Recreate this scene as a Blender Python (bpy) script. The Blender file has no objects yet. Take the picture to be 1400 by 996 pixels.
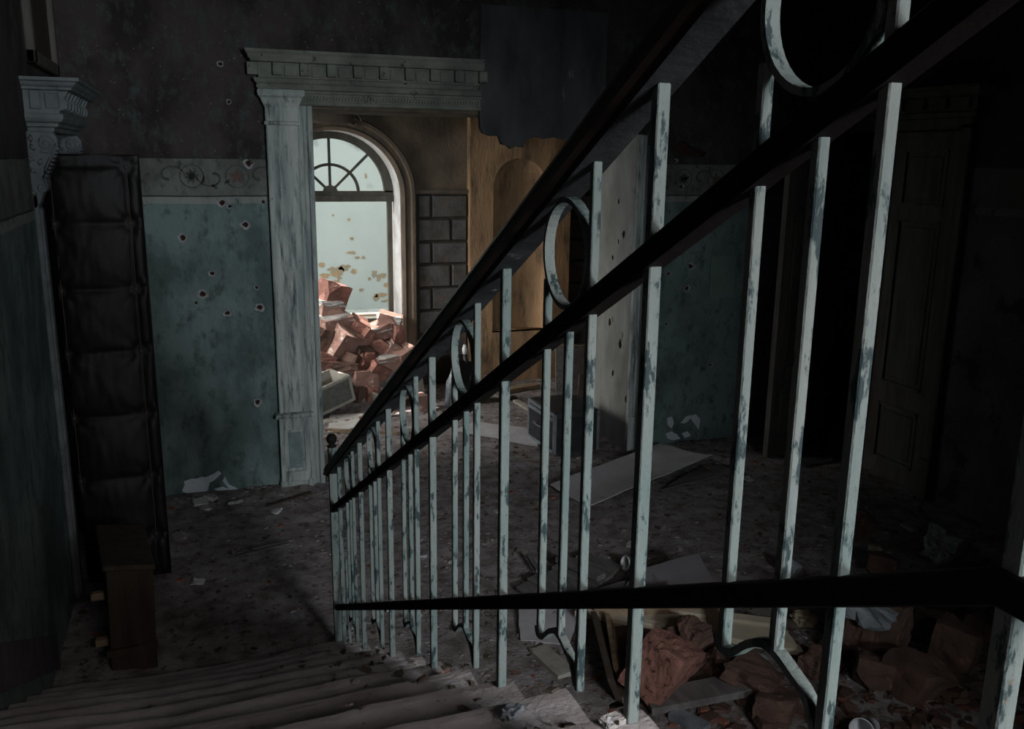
import bpy, bmesh, math, random
from mathutils import Vector, Matrix, Euler, noise
from mathutils.geometry import delaunay_2d_cdt
PI = math.pi
S = bpy.context.scene
COL = S.collection
random.seed(7)

# ------------------------------------------------------------------ camera
FPX, CX, CY, CAMH = 1221.0, 700.0, 498.0, 2.4
_dz = Vector((629 - CX, 5750 - CY, FPX)).normalized()
_a = 260 - CX
_dy = Vector((_a, -(_a * _dz.x + FPX * _dz.z) / _dz.y, FPX)).normalized()
_Z = -_dz
_X = _dy.cross(_Z)
RW = Matrix((_X, _dy, _Z))                 # rows: world axes in camera axes (x right, y down, z forward)
CAM = Vector((0, 0, CAMH))
cd = bpy.data.cameras.new('camera'); cam = bpy.data.objects.new('camera', cd); COL.objects.link(cam)
cd.sensor_fit = 'HORIZONTAL'; cd.sensor_width = 36; cd.lens = FPX / 1400 * 36
cd.clip_start = 0.02; cd.clip_end = 200
rt, up, bk = RW.col[0], -RW.col[1], -RW.col[2]
M = Matrix(((rt.x, up.x, bk.x, 0), (rt.y, up.y, bk.y, 0), (rt.z, up.z, bk.z, CAMH), (0, 0, 0, 1)))
cam.matrix_world = M
S.camera = cam
def ray(x, y): return RW @ Vector((x - CX, y - CY, FPX))
def onz(x, y, z=0.0):
    d = ray(x, y); return CAM + d * ((z - CAMH) / d.z)
def ony(x, y, Y):
    d = ray(x, y); return CAM + d * (Y / d.y)
def onx(x, y, X):
    d = ray(x, y); return CAM + d * (X / d.x)

# ------------------------------------------------------------------ world, sun, daylight, exposure
w = bpy.data.worlds.new('sky'); S.world = w; w.use_nodes = True
bg = w.node_tree.nodes['Background']; bg.inputs[0].default_value = (.68, .79, .80, 1); bg.inputs[1].default_value = 3.0
sl = bpy.data.lights.new('sun', 'SUN'); sun = bpy.data.objects.new('sun', sl); COL.objects.link(sun)
sl.energy = 13.0; sl.angle = .012; sl.color = (1, .95, .86)
sun.rotation_euler = Vector((.22, -1, -1.65)).to_track_quat('-Z', 'Y').to_euler()
# daylight that enters through the tall window behind the stairs
al = bpy.data.lights.new('window_daylight', 'AREA'); alo = bpy.data.objects.new('window_daylight', al); COL.objects.link(alo)
al.shape = 'RECTANGLE'; al.size = 1.2; al.size_y = 1.35; al.energy = 500; al.color = (.88, .96, 1.0)
alo.location = (1.9, -3.62, 2.62)
alo.rotation_euler = Vector((-.08, 1, -.12)).to_track_quat('-Z', 'Y').to_euler()
# added fill light for the treads, set in a made-up upper opening
a2 = bpy.data.lights.new('tread_fill', 'AREA'); a2o = bpy.data.objects.new('tread_fill', a2); COL.objects.link(a2o)
a2.shape = 'RECTANGLE'; a2.size = 1.2; a2.size_y = .4; a2.energy = 14; a2.color = (1.0, .92, .93); a2.spread = 1.45
a2o.location = (1.0, -1.24, 3.02)
a2o.rotation_euler = Vector((-.40, 1, -.95)).to_track_quat('-Z', 'Y').to_euler()
# daylight through the side window of the back room
a3 = bpy.data.lights.new('side_window_daylight', 'AREA'); a3o = bpy.data.objects.new('side_window_daylight', a3); COL.objects.link(a3o)
a3.shape = 'RECTANGLE'; a3.size = 1.1; a3.size_y = 1.8; a3.energy = 30; a3.color = (1.0, .95, .9); a3.spread = 1.5
a3o.location = (-.86, 8.15, 1.9)
a3o.rotation_euler = Vector((1, .20, -.38)).to_track_quat('-Z', 'Z').to_euler()
vs = S.view_settings
vs.view_transform = 'Standard'; vs.look = 'None'; vs.gamma = 1; vs.use_curve_mapping = False; vs.exposure = 0.0
S.cycles.use_denoising = True
S.cycles.max_bounces = 6

# ------------------------------------------------------------------ materials
MATS = {}
def mat(name, c1, c2, scale=4, rough=.85, bump=.3, bscale=40, c3=None, c3s=18, c3t=.62, stretch=(1, 1, 1),
        bands=None, world=False, metal=0, spec=.3, c4=None, c4s=90, c4t=.66, w1=(.35, .65), c3w=.05):
    if name in MATS: return MATS[name]
    m = bpy.data.materials.new(name); m.use_nodes = True; MATS[name] = m
    nt = m.node_tree; N = nt.nodes; L = nt.links
    bs = N['Principled BSDF']; bs.inputs['Roughness'].default_value = rough; bs.inputs['Metallic'].default_value = metal
    bs.inputs['Specular IOR Level'].default_value = spec
    if world:
        co = N.new('ShaderNodeNewGeometry').outputs['Position']
    else:
        tc = N.new('ShaderNodeTexCoord'); oi = N.new('ShaderNodeObjectInfo')
        ad = N.new('ShaderNodeVectorMath'); ad.operation = 'ADD'
        sc = N.new('ShaderNodeVectorMath'); sc.operation = 'SCALE'; sc.inputs[0].default_value = (37, 91, 53)
        L.new(oi.outputs['Random'], sc.inputs['Scale'])
        L.new(tc.outputs['Object'], ad.inputs[0]); L.new(sc.outputs[0], ad.inputs[1]); co = ad.outputs[0]
    def ns(s, det=6, st=(1, 1, 1), ro=.6):
        mp = N.new('ShaderNodeMapping'); mp.inputs['Scale'].default_value = st; L.new(co, mp.inputs[0])
        n = N.new('ShaderNodeTexNoise'); n.inputs['Scale'].default_value = s; n.inputs['Detail'].default_value = det
        n.inputs['Roughness'].default_value = ro; L.new(mp.outputs[0], n.inputs['Vector']); return n.outputs[0]
    def rng(src, a, b):
        r = N.new('ShaderNodeMapRange'); r.inputs[1].default_value = a; r.inputs[2].default_value = b; L.new(src, r.inputs[0]); return r.outputs[0]
    def mix(fac, A, B):
        x = N.new('ShaderNodeMix'); x.data_type = 'RGBA'; L.new(fac, x.inputs[0])
        for s_, v in ((6, A), (7, B)):
            if isinstance(v, tuple): x.inputs[s_].default_value = (*v, 1)
            else: L.new(v, x.inputs[s_])
        return x.outputs[2]
    A, B = c1, c2
    if bands:                                   # painted horizontal bands: list of (z, colour a, colour b)
        sp = N.new('ShaderNodeSeparateXYZ'); L.new(co, sp.inputs[0])
        wob = rng(ns(3), 0, 1); mm = N.new('ShaderNodeMath'); mm.operation = 'MULTIPLY_ADD'
        L.new(wob, mm.inputs[0]); mm.inputs[1].default_value = .012; L.new(sp.outputs[2], mm.inputs[2])
        for z, ca, cb in bands:
            f = rng(mm.outputs[0], z, z + .006)
            A = mix(f, A, ca); B = mix(f, B, cb)
    col = mix(rng(ns(scale, 8, stretch), *w1), A, B)
    if c3: col = mix(rng(ns(c3s, 8, stretch, .7), c3t, c3t + c3w), col, c3)
    if c4: col = mix(rng(ns(c4s, 4), c4t, c4t + .03), col, c4)
    L.new(col, bs.inputs['Base Color'])
    if bump:
        bp = N.new('ShaderNodeBump'); bp.inputs['Strength'].default_value = bump; bp.inputs['Distance'].default_value = .02
        L.new(ns(bscale, 8, stretch, .65), bp.inputs['Height']); L.new(bp.outputs[0], bs.inputs['Normal'])
    return m

TEAL1, TEAL2 = (.165, .225, .213), (.082, .116, .112)
UP1, UP2 = (.060, .048, .045), (.026, .020, .018)
BAND1, BAND2 = (.17, .18, .165), (.10, .105, .095)
m_wall = mat('hall_wall_paint', TEAL1, TEAL2, 3.2, .8, .5, 30, world=True, c3=(.058, .074, .071), c3s=11, c3t=.51, c3w=.16,
             c4=(.17, .195, .19), c4s=55, c4t=.67, stretch=(1, 1, .6), w1=(.42, .6),
             bands=[(2.068, (.27, .29, .27), (.2, .21, .2)), (2.113, (.03, .03, .03), (.02, .02, .02)), (2.122, BAND1, BAND2),
                    (2.362, (.03, .03, .03), (.02, .02, .02)), (2.371, UP1, UP2)])
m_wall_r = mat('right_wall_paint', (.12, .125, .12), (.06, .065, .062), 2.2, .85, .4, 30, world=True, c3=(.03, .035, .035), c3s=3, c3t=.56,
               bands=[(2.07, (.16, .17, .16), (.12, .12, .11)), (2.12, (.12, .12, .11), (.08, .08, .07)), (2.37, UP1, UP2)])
m_plain = mat('dark_wall', (.10, .09, .085), (.06, .055, .05), 2, .9, .3, 30, world=True)
m_torn = mat('torn_plaster', (.085, .09, .095), (.042, .042, .044), 4, .85, .4, 25, world=True, c3=(.19, .205, .22), c3s=5, c3t=.66, stretch=(1.5, 1, .5))
m_frame = mat('weathered_frame_paint', (.54, .575, .55), (.26, .295, .29), 5, .75, .6, 50, world=True, c3=(.095, .115, .118), c3s=9, c3t=.50, c3w=.16,
              stretch=(2.5, 2.5, .3), c4=(.10, .085, .07), c4s=45, c4t=.68)
m_framed = mat('hood_paint', (.20, .225, .23), (.12, .135, .14), 7, .65, .4, 60, world=True, c3=(.09, .10, .10), c3s=14, c3t=.6)
m_entab = mat('entablature_paint', (.235, .245, .21), (.13, .14, .12), 5, .75, .5, 50, world=True, c3=(.06, .06, .055), c3s=14, c3t=.60)
m_crater_rim = mat('chipped_plaster', (.42, .42, .42), (.25, .24, .24), 30, .9, .3, 80)
m_crater = mat('crater_brick', (.07, .03, .026), (.035, .02, .018), 40, .95, .5, 90)
m_stencil = mat('stencil_paint', (.045, .05, .045), (.09, .10, .09), 25, .9, 0, c3=BAND2, c3s=40, c3t=.62)
m_star = mat('stencil_star_paint', (.125, .075, .066), (.10, .075, .066), 25, .9, 0)
m_jamb = mat('jamb_plaster', (.36, .37, .35), (.22, .22, .205), 4, .9, .5, 40, world=True, c3=(.12, .11, .10), c3s=7, c3t=.62, stretch=(1, 1, .5))
m_ochre = mat('ochre_plaster', (.50, .31, .17), (.27, .17, .095), 3.5, .85, .4, 30, world=True, c3=(.12, .085, .055), c3s=4, c3t=.50, c3w=.16, stretch=(1.6, 1, .35))
m_brownwall = mat('brown_plaster', (.20, .155, .11), (.10, .08, .06), 3, .9, .4, 30, world=True, c3=(.30, .26, .2), c3s=6, c3t=.68, stretch=(1, 1, .6))
m_block = mat('block_paint', (.125, .125, .125), (.07, .062, .056), 6, .85, .5, 35, c3=(.13, .09, .06), c3s=9, c3t=.58)
m_joint = mat('block_joint', (.05, .04, .03), (.035, .03, .026), 6, .95, .2)
m_casing = mat('casing_plaster', (.155, .115, .08), (.08, .066, .055), 5, .8, .5, 40, world=True, c3=(.08, .075, .07), c3s=9, c3t=.6, stretch=(1.5, 1, .6))
m_reveal = mat('reveal_plaster', (.74, .76, .78), (.55, .52, .50), 6, .9, .4, 40, world=True, c3=(.4, .25, .17), c3s=12, c3t=.66)
m_winframe = mat('window_wood', (.10, .095, .08), (.06, .055, .045), 12, .7, .3, 60, stretch=(1, 1, .3))
m_ext = mat('exterior_plaster', (.36, .385, .37), (.32, .345, .33), 1.2, .9, .15, 20, world=True)
m_extgap = mat('exterior_brick_gap', (.34, .21, .11), (.20, .18, .14), 5, .95, .4, 50, world=True)
m_floor = mat('dirt_floor', (.42, .375, .375), (.17, .14, .133), 7, .95, 1.0, 48, world=True, c3=(.115, .088, .08), c3s=15, c3t=.53, c3w=.1,
              c4=(.46, .44, .43), c4s=75, c4t=.66)
m_ceil = mat('ceiling_plaster', (.10, .09, .08), (.06, .05, .05), 2, .95, .2, world=True)
m_stone = mat('worn_stone_tread', (.50, .46, .455), (.29, .255, .25), 3.5, .85, .5, 45, world=True, c3=(.10, .075, .07), c3s=7, c3t=.62, c4=(.45, .43, .42), c4s=110, c4t=.71)
m_stair = mat('stair_side', (.10, .08, .07), (.06, .05, .045), 5, .95, .5, 30, world=True)
m_bar = mat('chipped_pale_paint', (.20, .225, .21), (.115, .16, .152), 9, .6, .35, 70, world=True, c3=(.024, .042, .045), c3s=42, c3t=.53, stretch=(1, 1, .32),
            c4=(.20, .12, .07), c4s=60, c4t=.70)
m_rail = mat('black_rail_paint', (.009, .0068, .006), (.014, .011, .01), 12, .7, .25, 60, world=True, c3=(.08, .08, .08), c3s=30, c3t=.72, spec=.12)
m_plate = mat('rail_underplate', (.04, .042, .046), (.016, .016, .017), 10, .6, .4, 50, world=True, c3=(.22, .24, .25), c3s=14, c3t=.64)
m_hand = mat('dark_handrail_wood', (.030, .016, .012), (.045, .026, .02), 9, .38, .15, 50, world=True, stretch=(3, .4, 3), spec=.5)
m_leather = mat('black_leatherette', (.012, .0105, .0115), (.007, .0062, .007), 6, .5, .2, 160, spec=.3, c4=(.2, .2, .2), c4s=150, c4t=.78)
m_thread = mat('cord_thread', (.10, .07, .06), (.07, .05, .045), 50, .7, 0)
m_dkwood = mat('dark_old_wood', (.075, .055, .042), (.04, .028, .022), 8, .75, .4, 60, stretch=(3, 3, .35), c3=(.11, .085, .065), c3s=16, c3t=.64)
m_door = mat('brown_door_paint', (.13, .12, .105), (.07, .06, .052), 5, .7, .3, 50, stretch=(2, 2, .35), c3=(.2, .2, .19), c3s=15, c3t=.68)
m_wood = mat('raw_wood', (.34, .25, .16), (.20, .14, .09), 9, .8, .3, 60, stretch=(.5, 3, 3), c3=(.07, .05, .035), c3s=12, c3t=.6)
m_greywood = mat('grey_planks', (.20, .185, .18), (.11, .10, .095), 9, .9, .4, 60, stretch=(3, .5, 3), c3=(.06, .05, .045), c3s=12, c3t=.62)
m_cream = mat('cream_board', (.50, .44, .33), (.38, .33, .25), 6, .75, .15, 50, c3=(.15, .12, .09), c3s=9, c3t=.64)
m_drawer = mat('drawer_wood', (.42, .40, .35), (.30, .28, .24), 10, .8, .3, 60, c3=(.12, .11, .09), c3s=20, c3t=.62)
m_drawerface = mat('drawer_face', (.17, .17, .155), (.11, .11, .10), 20, .85, .3, 80)
m_brick = mat('red_brick', (.38, .185, .145), (.21, .10, .08), 7, .92, .7, 45, c3=(.50, .28, .2), c3s=13, c3t=.60, c4=(.55, .5, .46), c4s=35, c4t=.70)
m_brick2 = mat('pink_brick', (.42, .25, .205), (.27, .15, .12), 7, .92, .6, 45, c3=(.62, .52, .46), c3s=9, c3t=.58)
m_brick3 = mat('brown_brick', (.17, .10, .078), (.09, .058, .047), 7, .95, .7, 40, c3=(.26, .13, .09), c3s=11, c3t=.6)
m_mortar = mat('mortar', (.52, .50, .48), (.36, .33, .31), 12, .95, .8, 40)
m_foam = mat('grey_porous_lump', (.66, .69, .74), (.40, .43, .48), 22, .95, 1.0, 60, c3=(.05, .05, .055), c3s=35, c3t=.58)
m_cream_crumb = mat('pale_crumb', (.5, .43, .32), (.35, .29, .2), 22, .95, .8, 60)
m_card = mat('grey_card', (.56, .53, .55), (.44, .41, .43), 4, .9, .15, 60, c3=(.18, .16, .16), c3s=7, c3t=.64)
m_darkcard = mat('dark_card', (.14, .125, .13), (.10, .09, .095), 4, .9, .15, 60, c3=(.07, .06, .06), c3s=9, c3t=.62)
m_trunk = mat('black_trunk', (.022, .024, .027), (.04, .043, .047), 8, .45, .2, 60, c3=(.12, .135, .145), c3s=14, c3t=.66)
m_trunkmetal = mat('trunk_metal', (.30, .34, .37), (.16, .18, .2), 12, .5, .2, 60, metal=.3)
m_white = mat('white_plastic', (.72, .74, .76), (.60, .62, .64), 6, .5, .05)
m_paper = mat('pale_paper', (.62, .6, .57), (.45, .42, .4), 6, .9, .2)
m_chip_g = mat('grey_chips', (.30, .27, .26), (.17, .145, .135), 3, .95, .3, world=True)
m_chip_w = mat('white_chips', (.58, .58, .58), (.40, .39, .38), 3, .95, .3, world=True)
m_chip_r = mat('red_chips', (.30, .12, .085), (.17, .075, .055), 3, .95, .3, world=True)
m_chip_d = mat('dark_litter', (.10, .075, .055), (.05, .04, .032), 3, .95, .3, world=True)
m_brick3b = mat('brown_rubble_mix', (.15, .085, .066), (.075, .05, .042), 9, .95, .6, 50, world=True, c3=(.2, .19, .18), c3s=8, c3t=.62)
m_flake = mat('bare_plaster', (.62, .67, .70), (.48, .52, .55), 9, .9, .3, 50, world=True)
m_glass = mat('rosette_grey', (.3, .3, .3), (.2, .2, .2), 5, .8, 0)

# ------------------------------------------------------------------ mesh helpers
MW = {}                                       # world matrices of the empties
class MB:
    def __init__(s): s.v = []; s.f = []
    def add(s, vs, fs):
        o = len(s.v); s.v += [Vector(x) for x in vs]; s.f += [tuple(i + o for i in q) for q in fs]; return s
    def box(s, a, b, rot=None, piv=None):
        x0, y0, z0 = a; x1, y1, z1 = b
        vs = [Vector(p) for p in ((x0, y0, z0), (x1, y0, z0), (x1, y1, z0), (x0, y1, z0), (x0, y0, z1), (x1, y0, z1), (x1, y1, z1), (x0, y1, z1))]
        if rot:
            pv = Vector(piv) if piv else sum(vs, Vector()) / 8
            R = Euler(rot).to_matrix(); vs = [R @ (v - pv) + pv for v in vs]
        return s.add(vs, [(0, 3, 2, 1), (4, 5, 6, 7), (0, 1, 5, 4), (1, 2, 6, 5), (2, 3, 7, 6), (3, 0, 4, 7)])
    def hexa(s, bot, top):                     # 4 bottom + 4 top points
        return s.add(list(bot) + list(top), [(3, 2, 1, 0), (4, 5, 6, 7), (0, 1, 5, 4), (1, 2, 6, 5), (2, 3, 7, 6), (3, 0, 4, 7)])
    def strip(s, secs, closed=True, caps=True, loop=False):
        n = len(secs[0]); o = len(s.v)
        for q in secs: s.v += [Vector(p) for p in q]
        m = len(secs)
        for i in range(m if loop else m - 1):
            for j in range(n if closed else n - 1):
                a = o + i * n + j; b = o + i * n + (j + 1) % n; c = o + ((i + 1) % m) * n + (j + 1) % n; d = o + ((i + 1) % m) * n + j
                s.f.append((a, b, c, d))
        if caps and closed and not loop:
            s.f.append(tuple(o + j for j in range(n))[::-1]); s.f.append(tuple(o + (m - 1) * n + j for j in range(n)))
        return s
    def tube(s, pts, r, n=8, flat=None, upv=None, loop=False, caps=True):
        pts = [Vector(p) for p in pts]; secs = []
        for i, p in enumerate(pts):
            if loop: t = pts[(i + 1) % len(pts)] - pts[i - 1]
            else: t = pts[min(i + 1, len(pts) - 1)] - pts[max(i - 1, 0)]
            t.normalize(); u = Vector(upv) if upv else Vector((0, 0, 1))
            if abs(t.dot(u)) > .98: u = Vector((1, 0, 0))
            a = t.cross(u).normalized(); b = a.cross(t).normalized()
            rr = r[i] if isinstance(r, (list, tuple)) else r
            if flat: secs.append([p + a * flat[0] * x + b * flat[1] * y for x, y in ((-.5, -.5), (.5, -.5), (.5, .5), (-.5, .5))])
            else: secs.append([p + (a * math.cos(q * 2 * PI / n) + b * math.sin(q * 2 * PI / n)) * rr for q in range(n)])
        return s.strip(secs, True, caps, loop)
    def lathe(s, prof, c, n=16, axis='z'):
        secs = []
        for q in range(n):
            a = q * 2 * PI / n
            if axis == 'z': secs.append([Vector(c) + Vector((r * math.cos(a), r * math.sin(a), z)) for r, z in prof])
            else: secs.append([Vector(c) + Vector((r * math.cos(a), z, r * math.sin(a))) for r, z in prof])
        return s.strip(secs, False, False, True)
    def prism(s, poly, ax, a, b):              # polygon extruded along an axis ('x','y','z')
        def P(p, t):
            return {'x': (t, p[0], p[1]), 'y': (p[0], t, p[1]), 'z': (p[0], p[1], t)}[ax]
        n = len(poly); o = len(s.v)
        s.v += [Vector(P(p, a)) for p in poly] + [Vector(P(p, b)) for p in poly]
        s.f.append(tuple(range(o, o + n))); s.f.append(tuple(range(o + 2 * n - 1, o + n - 1, -1)))
        for i in range(n): s.f.append((o + i, o + n + i, o + n + (i + 1) % n, o + (i + 1) % n))
        return s
    def mesh(s, name, mt, smooth=False, inv=None, bevel=0):
        me = bpy.data.meshes.new(name)
        vs = [inv @ v for v in s.v] if inv is not None else s.v
        me.from_pydata([tuple(v) for v in vs], [], s.f); me.materials.append(mt)
        bm = bmesh.new(); bm.from_mesh(me)
        bmesh.ops.recalc_face_normals(bm, faces=bm.faces)
        if bevel:
            bmesh.ops.bevel(bm, geom=[e for e in bm.edges if len(e.link_faces) == 2 and e.calc_face_angle(0) > .5], offset=bevel, segments=1, affect='EDGES', clamp_overlap=True)
        bm.to_mesh(me); bm.free()
        if smooth:
            me.polygons.foreach_set('use_smooth', [True] * len(me.polygons))
        me.update(); return me
    def build(s, name, mt, parent=None, smooth=False, bevel=0):
        inv = MW[parent.name].inverted() if parent is not None and parent.name in MW else None
        o = bpy.data.objects.new(name, s.mesh(name, mt, smooth, inv, bevel)); COL.objects.link(o)
        if parent is not None:
            o.parent = parent
            if parent.name in MW: MW[o.name] = MW[parent.name]
        return o
def tag(o, label=None, cat=None, group=None, kind=None):
    if label: o['label'] = label
    if cat: o['category'] = cat
    if group: o['group'] = group
    if kind: o['kind'] = kind
    return o
def thing(name, label, cat, loc=(0, 0, 0), rot=(0, 0, 0), group=None, kind=None):
    o = bpy.data.objects.new(name, None); COL.objects.link(o); o.location = loc; o.rotation_euler = rot
    o.empty_display_size = .1
    MW[o.name] = Matrix.Translation(Vector(loc)) @ Euler(rot).to_matrix().to_4x4()
    return tag(o, label, cat, group, kind)
def local(o): MW.pop(o.name, None); return o     # parts built in the thing's own coordinates
def recentre(o):                                   # one-mesh thing: origin to its base
    me = o.data; xs = [v.co.copy() for v in me.vertices]
    c = Vector(((min(v.x for v in xs) + max(v.x for v in xs)) / 2, (min(v.y for v in xs) + max(v.y for v in xs)) / 2, min(v.z for v in xs)))
    me.transform(Matrix.Translation(-c)); o.location = c; return o
def jag(pts, amp, seed, step=.05):
    r = random.Random(seed); out = []
    for i in range(len(pts) - 1):
        a, b = Vector(pts[i]), Vector(pts[i + 1]); n = max(1, int((b - a).length / step))
        for k in range(n):
            p = a.lerp(b, k / n)
            if k or i: p = p + Vector((r.uniform(-amp, amp), r.uniform(-amp, amp)))
            out.append(tuple(p))
    out.append(tuple(pts[-1])); return out
def inpoly(p, poly):
    c = False; n = len(poly); j = n - 1
    for i in range(n):
        if (poly[i][1] > p[1]) != (poly[j][1] > p[1]) and p[0] < (poly[j][0] - poly[i][0]) * (p[1] - poly[i][1]) / (poly[j][1] - poly[i][1]) + poly[i][0]: c = not c
        j = i
    return c
def panel(outer, holes):                           # 2D triangulation of a polygon with holes
    pts = []; edges = []
    for loop in [outer] + holes:
        o = len(pts); pts += [Vector(p) for p in loop]; n = len(loop)
        edges += [(o + i, o + (i + 1) % n) for i in range(n)]
    vs, es, fs, *_ = delaunay_2d_cdt(pts, edges, [], 1, 1e-6)
    keep = []
    for f in fs:
        c = sum((vs[i] for i in f), Vector((0, 0))) / len(f)
        if inpoly(c, outer) and not any(inpoly(c, h) for h in holes): keep.append(tuple(f))
    return vs, keep
def wall_panel(mb, outer, holes, to3):              # to3(a, z, depth)
    vs, fs = panel(outer, holes)
    mb.add([to3(v[0], v[1], 0) for v in vs], fs)
def rim(mb, loop, to3, d):
    n = len(loop); mb.add([to3(p[0], p[1], 0) for p in loop] + [to3(p[0], p[1], d) for p in loop],
                          [(i, (i + 1) % n, n + (i + 1) % n, n + i) for i in range(n)])
def rock(mb, c, size, rot, seed, rough=.12, cuts=3, sub=2):
    """an irregular broken block with chipped corners"""
    r = random.Random(seed); bm = bmesh.new(); bmesh.ops.create_cube(bm, size=1)
    for k in range(cuts):
        n = Vector((r.choice((-1, 1)) * r.uniform(.4, 1), r.choice((-1, 1)) * r.uniform(.4, 1), r.choice((-1, 1)) * r.uniform(.4, 1))).normalized()
        g = bm.verts[:] + bm.edges[:] + bm.faces[:]
        res = bmesh.ops.bisect_plane(bm, geom=g, plane_co=n * r.uniform(.5, .66), plane_no=n, clear_outer=True)
        ed = [e for e in res['geom_cut'] if isinstance(e, bmesh.types.BMEdge)]
        if ed: bmesh.ops.contextual_create(bm, geom=ed)
    bmesh.ops.triangulate(bm, faces=bm.faces)
    for k in range(sub): bmesh.ops.subdivide_edges(bm, edges=bm.edges, cuts=1, use_grid_fill=True)
    bmesh.ops.triangulate(bm, faces=bm.faces)
    off = Vector((seed * 3.1, seed * 1.7, seed * .9)); R = Euler(rot).to_matrix(); sz = Vector(size)
    for v in bm.verts:
        q = v.co * 3 + off
        v.co += v.co.normalized() * (noise.noise(q) * rough + noise.noise(q * 3) * rough * .45 + noise.noise(q * 7) * rough * .12)
    bm.verts.index_update()
    mb.add([R @ Vector((v.co.x * sz.x, v.co.y * sz.y, v.co.z * sz.z)) + Vector(c) for v in bm.verts], [tuple(v.index for v in f.verts) for f in bm.faces])
    bm.free(); return mb
def cornice(mb, prof, a0, a1, to3, base=.0, caps=True):
    """profile (out, z) swept round three sides of a shelf on a wall: to3(along, z, out)"""
    secs = []
    for o, z in prof:
        secs.append([to3(a0 - o, z, 0), to3(a0 - o, z, base + o), to3(a1 + o, z, base + o), to3(a1 + o, z, 0)])
    for i in range(len(secs) - 1):
        mb.add(secs[i] + secs[i + 1], [(0, 1, 5, 4), (1, 2, 6, 5), (2, 3, 7, 6)])
    mb.add(secs[0], [(0, 1, 2, 3)]); mb.add(secs[-1], [(0, 1, 2, 3)])
FAR = lambda a, z, o: Vector((a, 6.45 - o, z))       # far hall wall faces -Y
LEFT = lambda a, z, o: Vector((-.75 + o, a, z))      # left wall faces +X
RIGHT = lambda a, z, o: Vector((4.95 - o, a, z))
BACK = lambda a, z, o: Vector((a, 9.1 - o, z))

# ------------------------------------------------------------------ bricks of the heap in the arched window (also shape the mound below)
HEAP = [  # px x, px y, size (w, d, h), rotation, material, label
 (455, 402, (.26, .22, .24), (.2, .3, .5), 'b', 'orange-red brick standing at the very top of the heap'),
 (452, 422, (.24, .22, .16), (.05, .1, .2), 'p', 'pale dusty block just below the top brick of the heap'),
 (458, 446, (.32, .26, .22), (.1, -.1, .3), 'p', 'pale-topped brick block above the largest square block of the heap'),
 (470, 468, (.30, .28, .32), (.5, .35, .5), 'q', 'largest square brick block tilted on its corner mid heap'),
 (489, 446, (.18, .2, .16), (.3, .5, .1), 'b', 'small whitish-red chunk behind the largest square block'),
 (501, 462, (.18, .2, .20), (.2, .6, .4), 'b', 'chunk of brick leaning right of the largest square block'),
 (496, 479, (.16, .16, .15), (.6, .1, .3), 'r', 'round dark brick lump at the centre of the heap'),
 (495, 494, (.15, .16, .18), (.4, .4, .8), 'b', 'small upright lump under the heap centre'),
 (517, 452, (.22, .22, .14), (.1, -.3, .2), 'p', 'white-dusted slab of brick near the window sill'),
 (532, 441, (.24, .22, .18), (.1, .3, -.2), 'p', 'white-topped brick beside the window frame foot'),
 (541, 457, (.12, .2, .22), (.1, .1, .3), 'b', 'narrow brick set against the right window reveal'),
 (522, 472, (.22, .16, .13), (.1, .5, -.1), 'b', 'dark red brick slanting under the white-dusted slab'),
 (530, 495, (.28, .22, .15), (.05, -.1, .2), 'p', 'broad pale-topped block low on the right of the heap'),
 (515, 506, (.20, .2, .20), (.4, .5, .3), 'b', 'rough orange-red chunk left of the broad pale block'),
 (552, 486, (.20, .2, .19), (.2, -.4, .4), 'q', 'rounded pink brick at the right edge of the heap'),
 (499, 516, (.23, .18, .17), (.02, .03, .1), 'q', 'squared brick sitting beside the wooden crate'),
 (492, 538, (.14, .14, .16), (.1, .1, .5), 'r', 'dark brick lying under the squared brick'),
 (508, 541, (.16, .15, .18), (.2, .3, .4), 'b', 'orange chunk at the foot of the heap by the railing'),
 (443, 487, (.20, .2, .09), (.1, .3, .1), 'b', 'thin red slab above the wooden crate, upper one'),
 (447, 496, (.22, .2, .08), (.1, .15, .2), 'b', 'thin red slab above the wooden crate, lower one'),
 (470, 499, (.28, .2, .10), (.1, .1, -.2), 'r', 'dark grey-brown slab behind the wooden crate'),
 (440, 465, (.16, .2, .26), (.1, .1, .1), 'r', 'shaded brown brick at the left door jamb'),
 (480, 490, (.18, .2, .14), (.3, .2, .9), 'r', 'dark lump wedged under the largest square block'),
 (505, 487, (.16, .18, .14), (.3, .2, .2), 'b', 'reddish lump behind the rough orange-red chunk'),
 (538, 475, (.14, .18, .14), (.3, .6, .2), 'p', 'small pale lump below the narrow brick'),
 (495, 553, (.08, .08, .06), (.3, .2, .2), 'q', 'small pebble of brick on the floor before the heap'),
]
BUMPS = []
HB = []
for i, (x, y, sz, ro, mk, lb) in enumerate(HEAP):
    Yp = 8.42 + (552 - y) / 150 * .62
    p = ony(x, y, Yp); HB.append(p)
    BUMPS.append((p.x, p.y, p.z - sz[2] * .38, .16))
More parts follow.
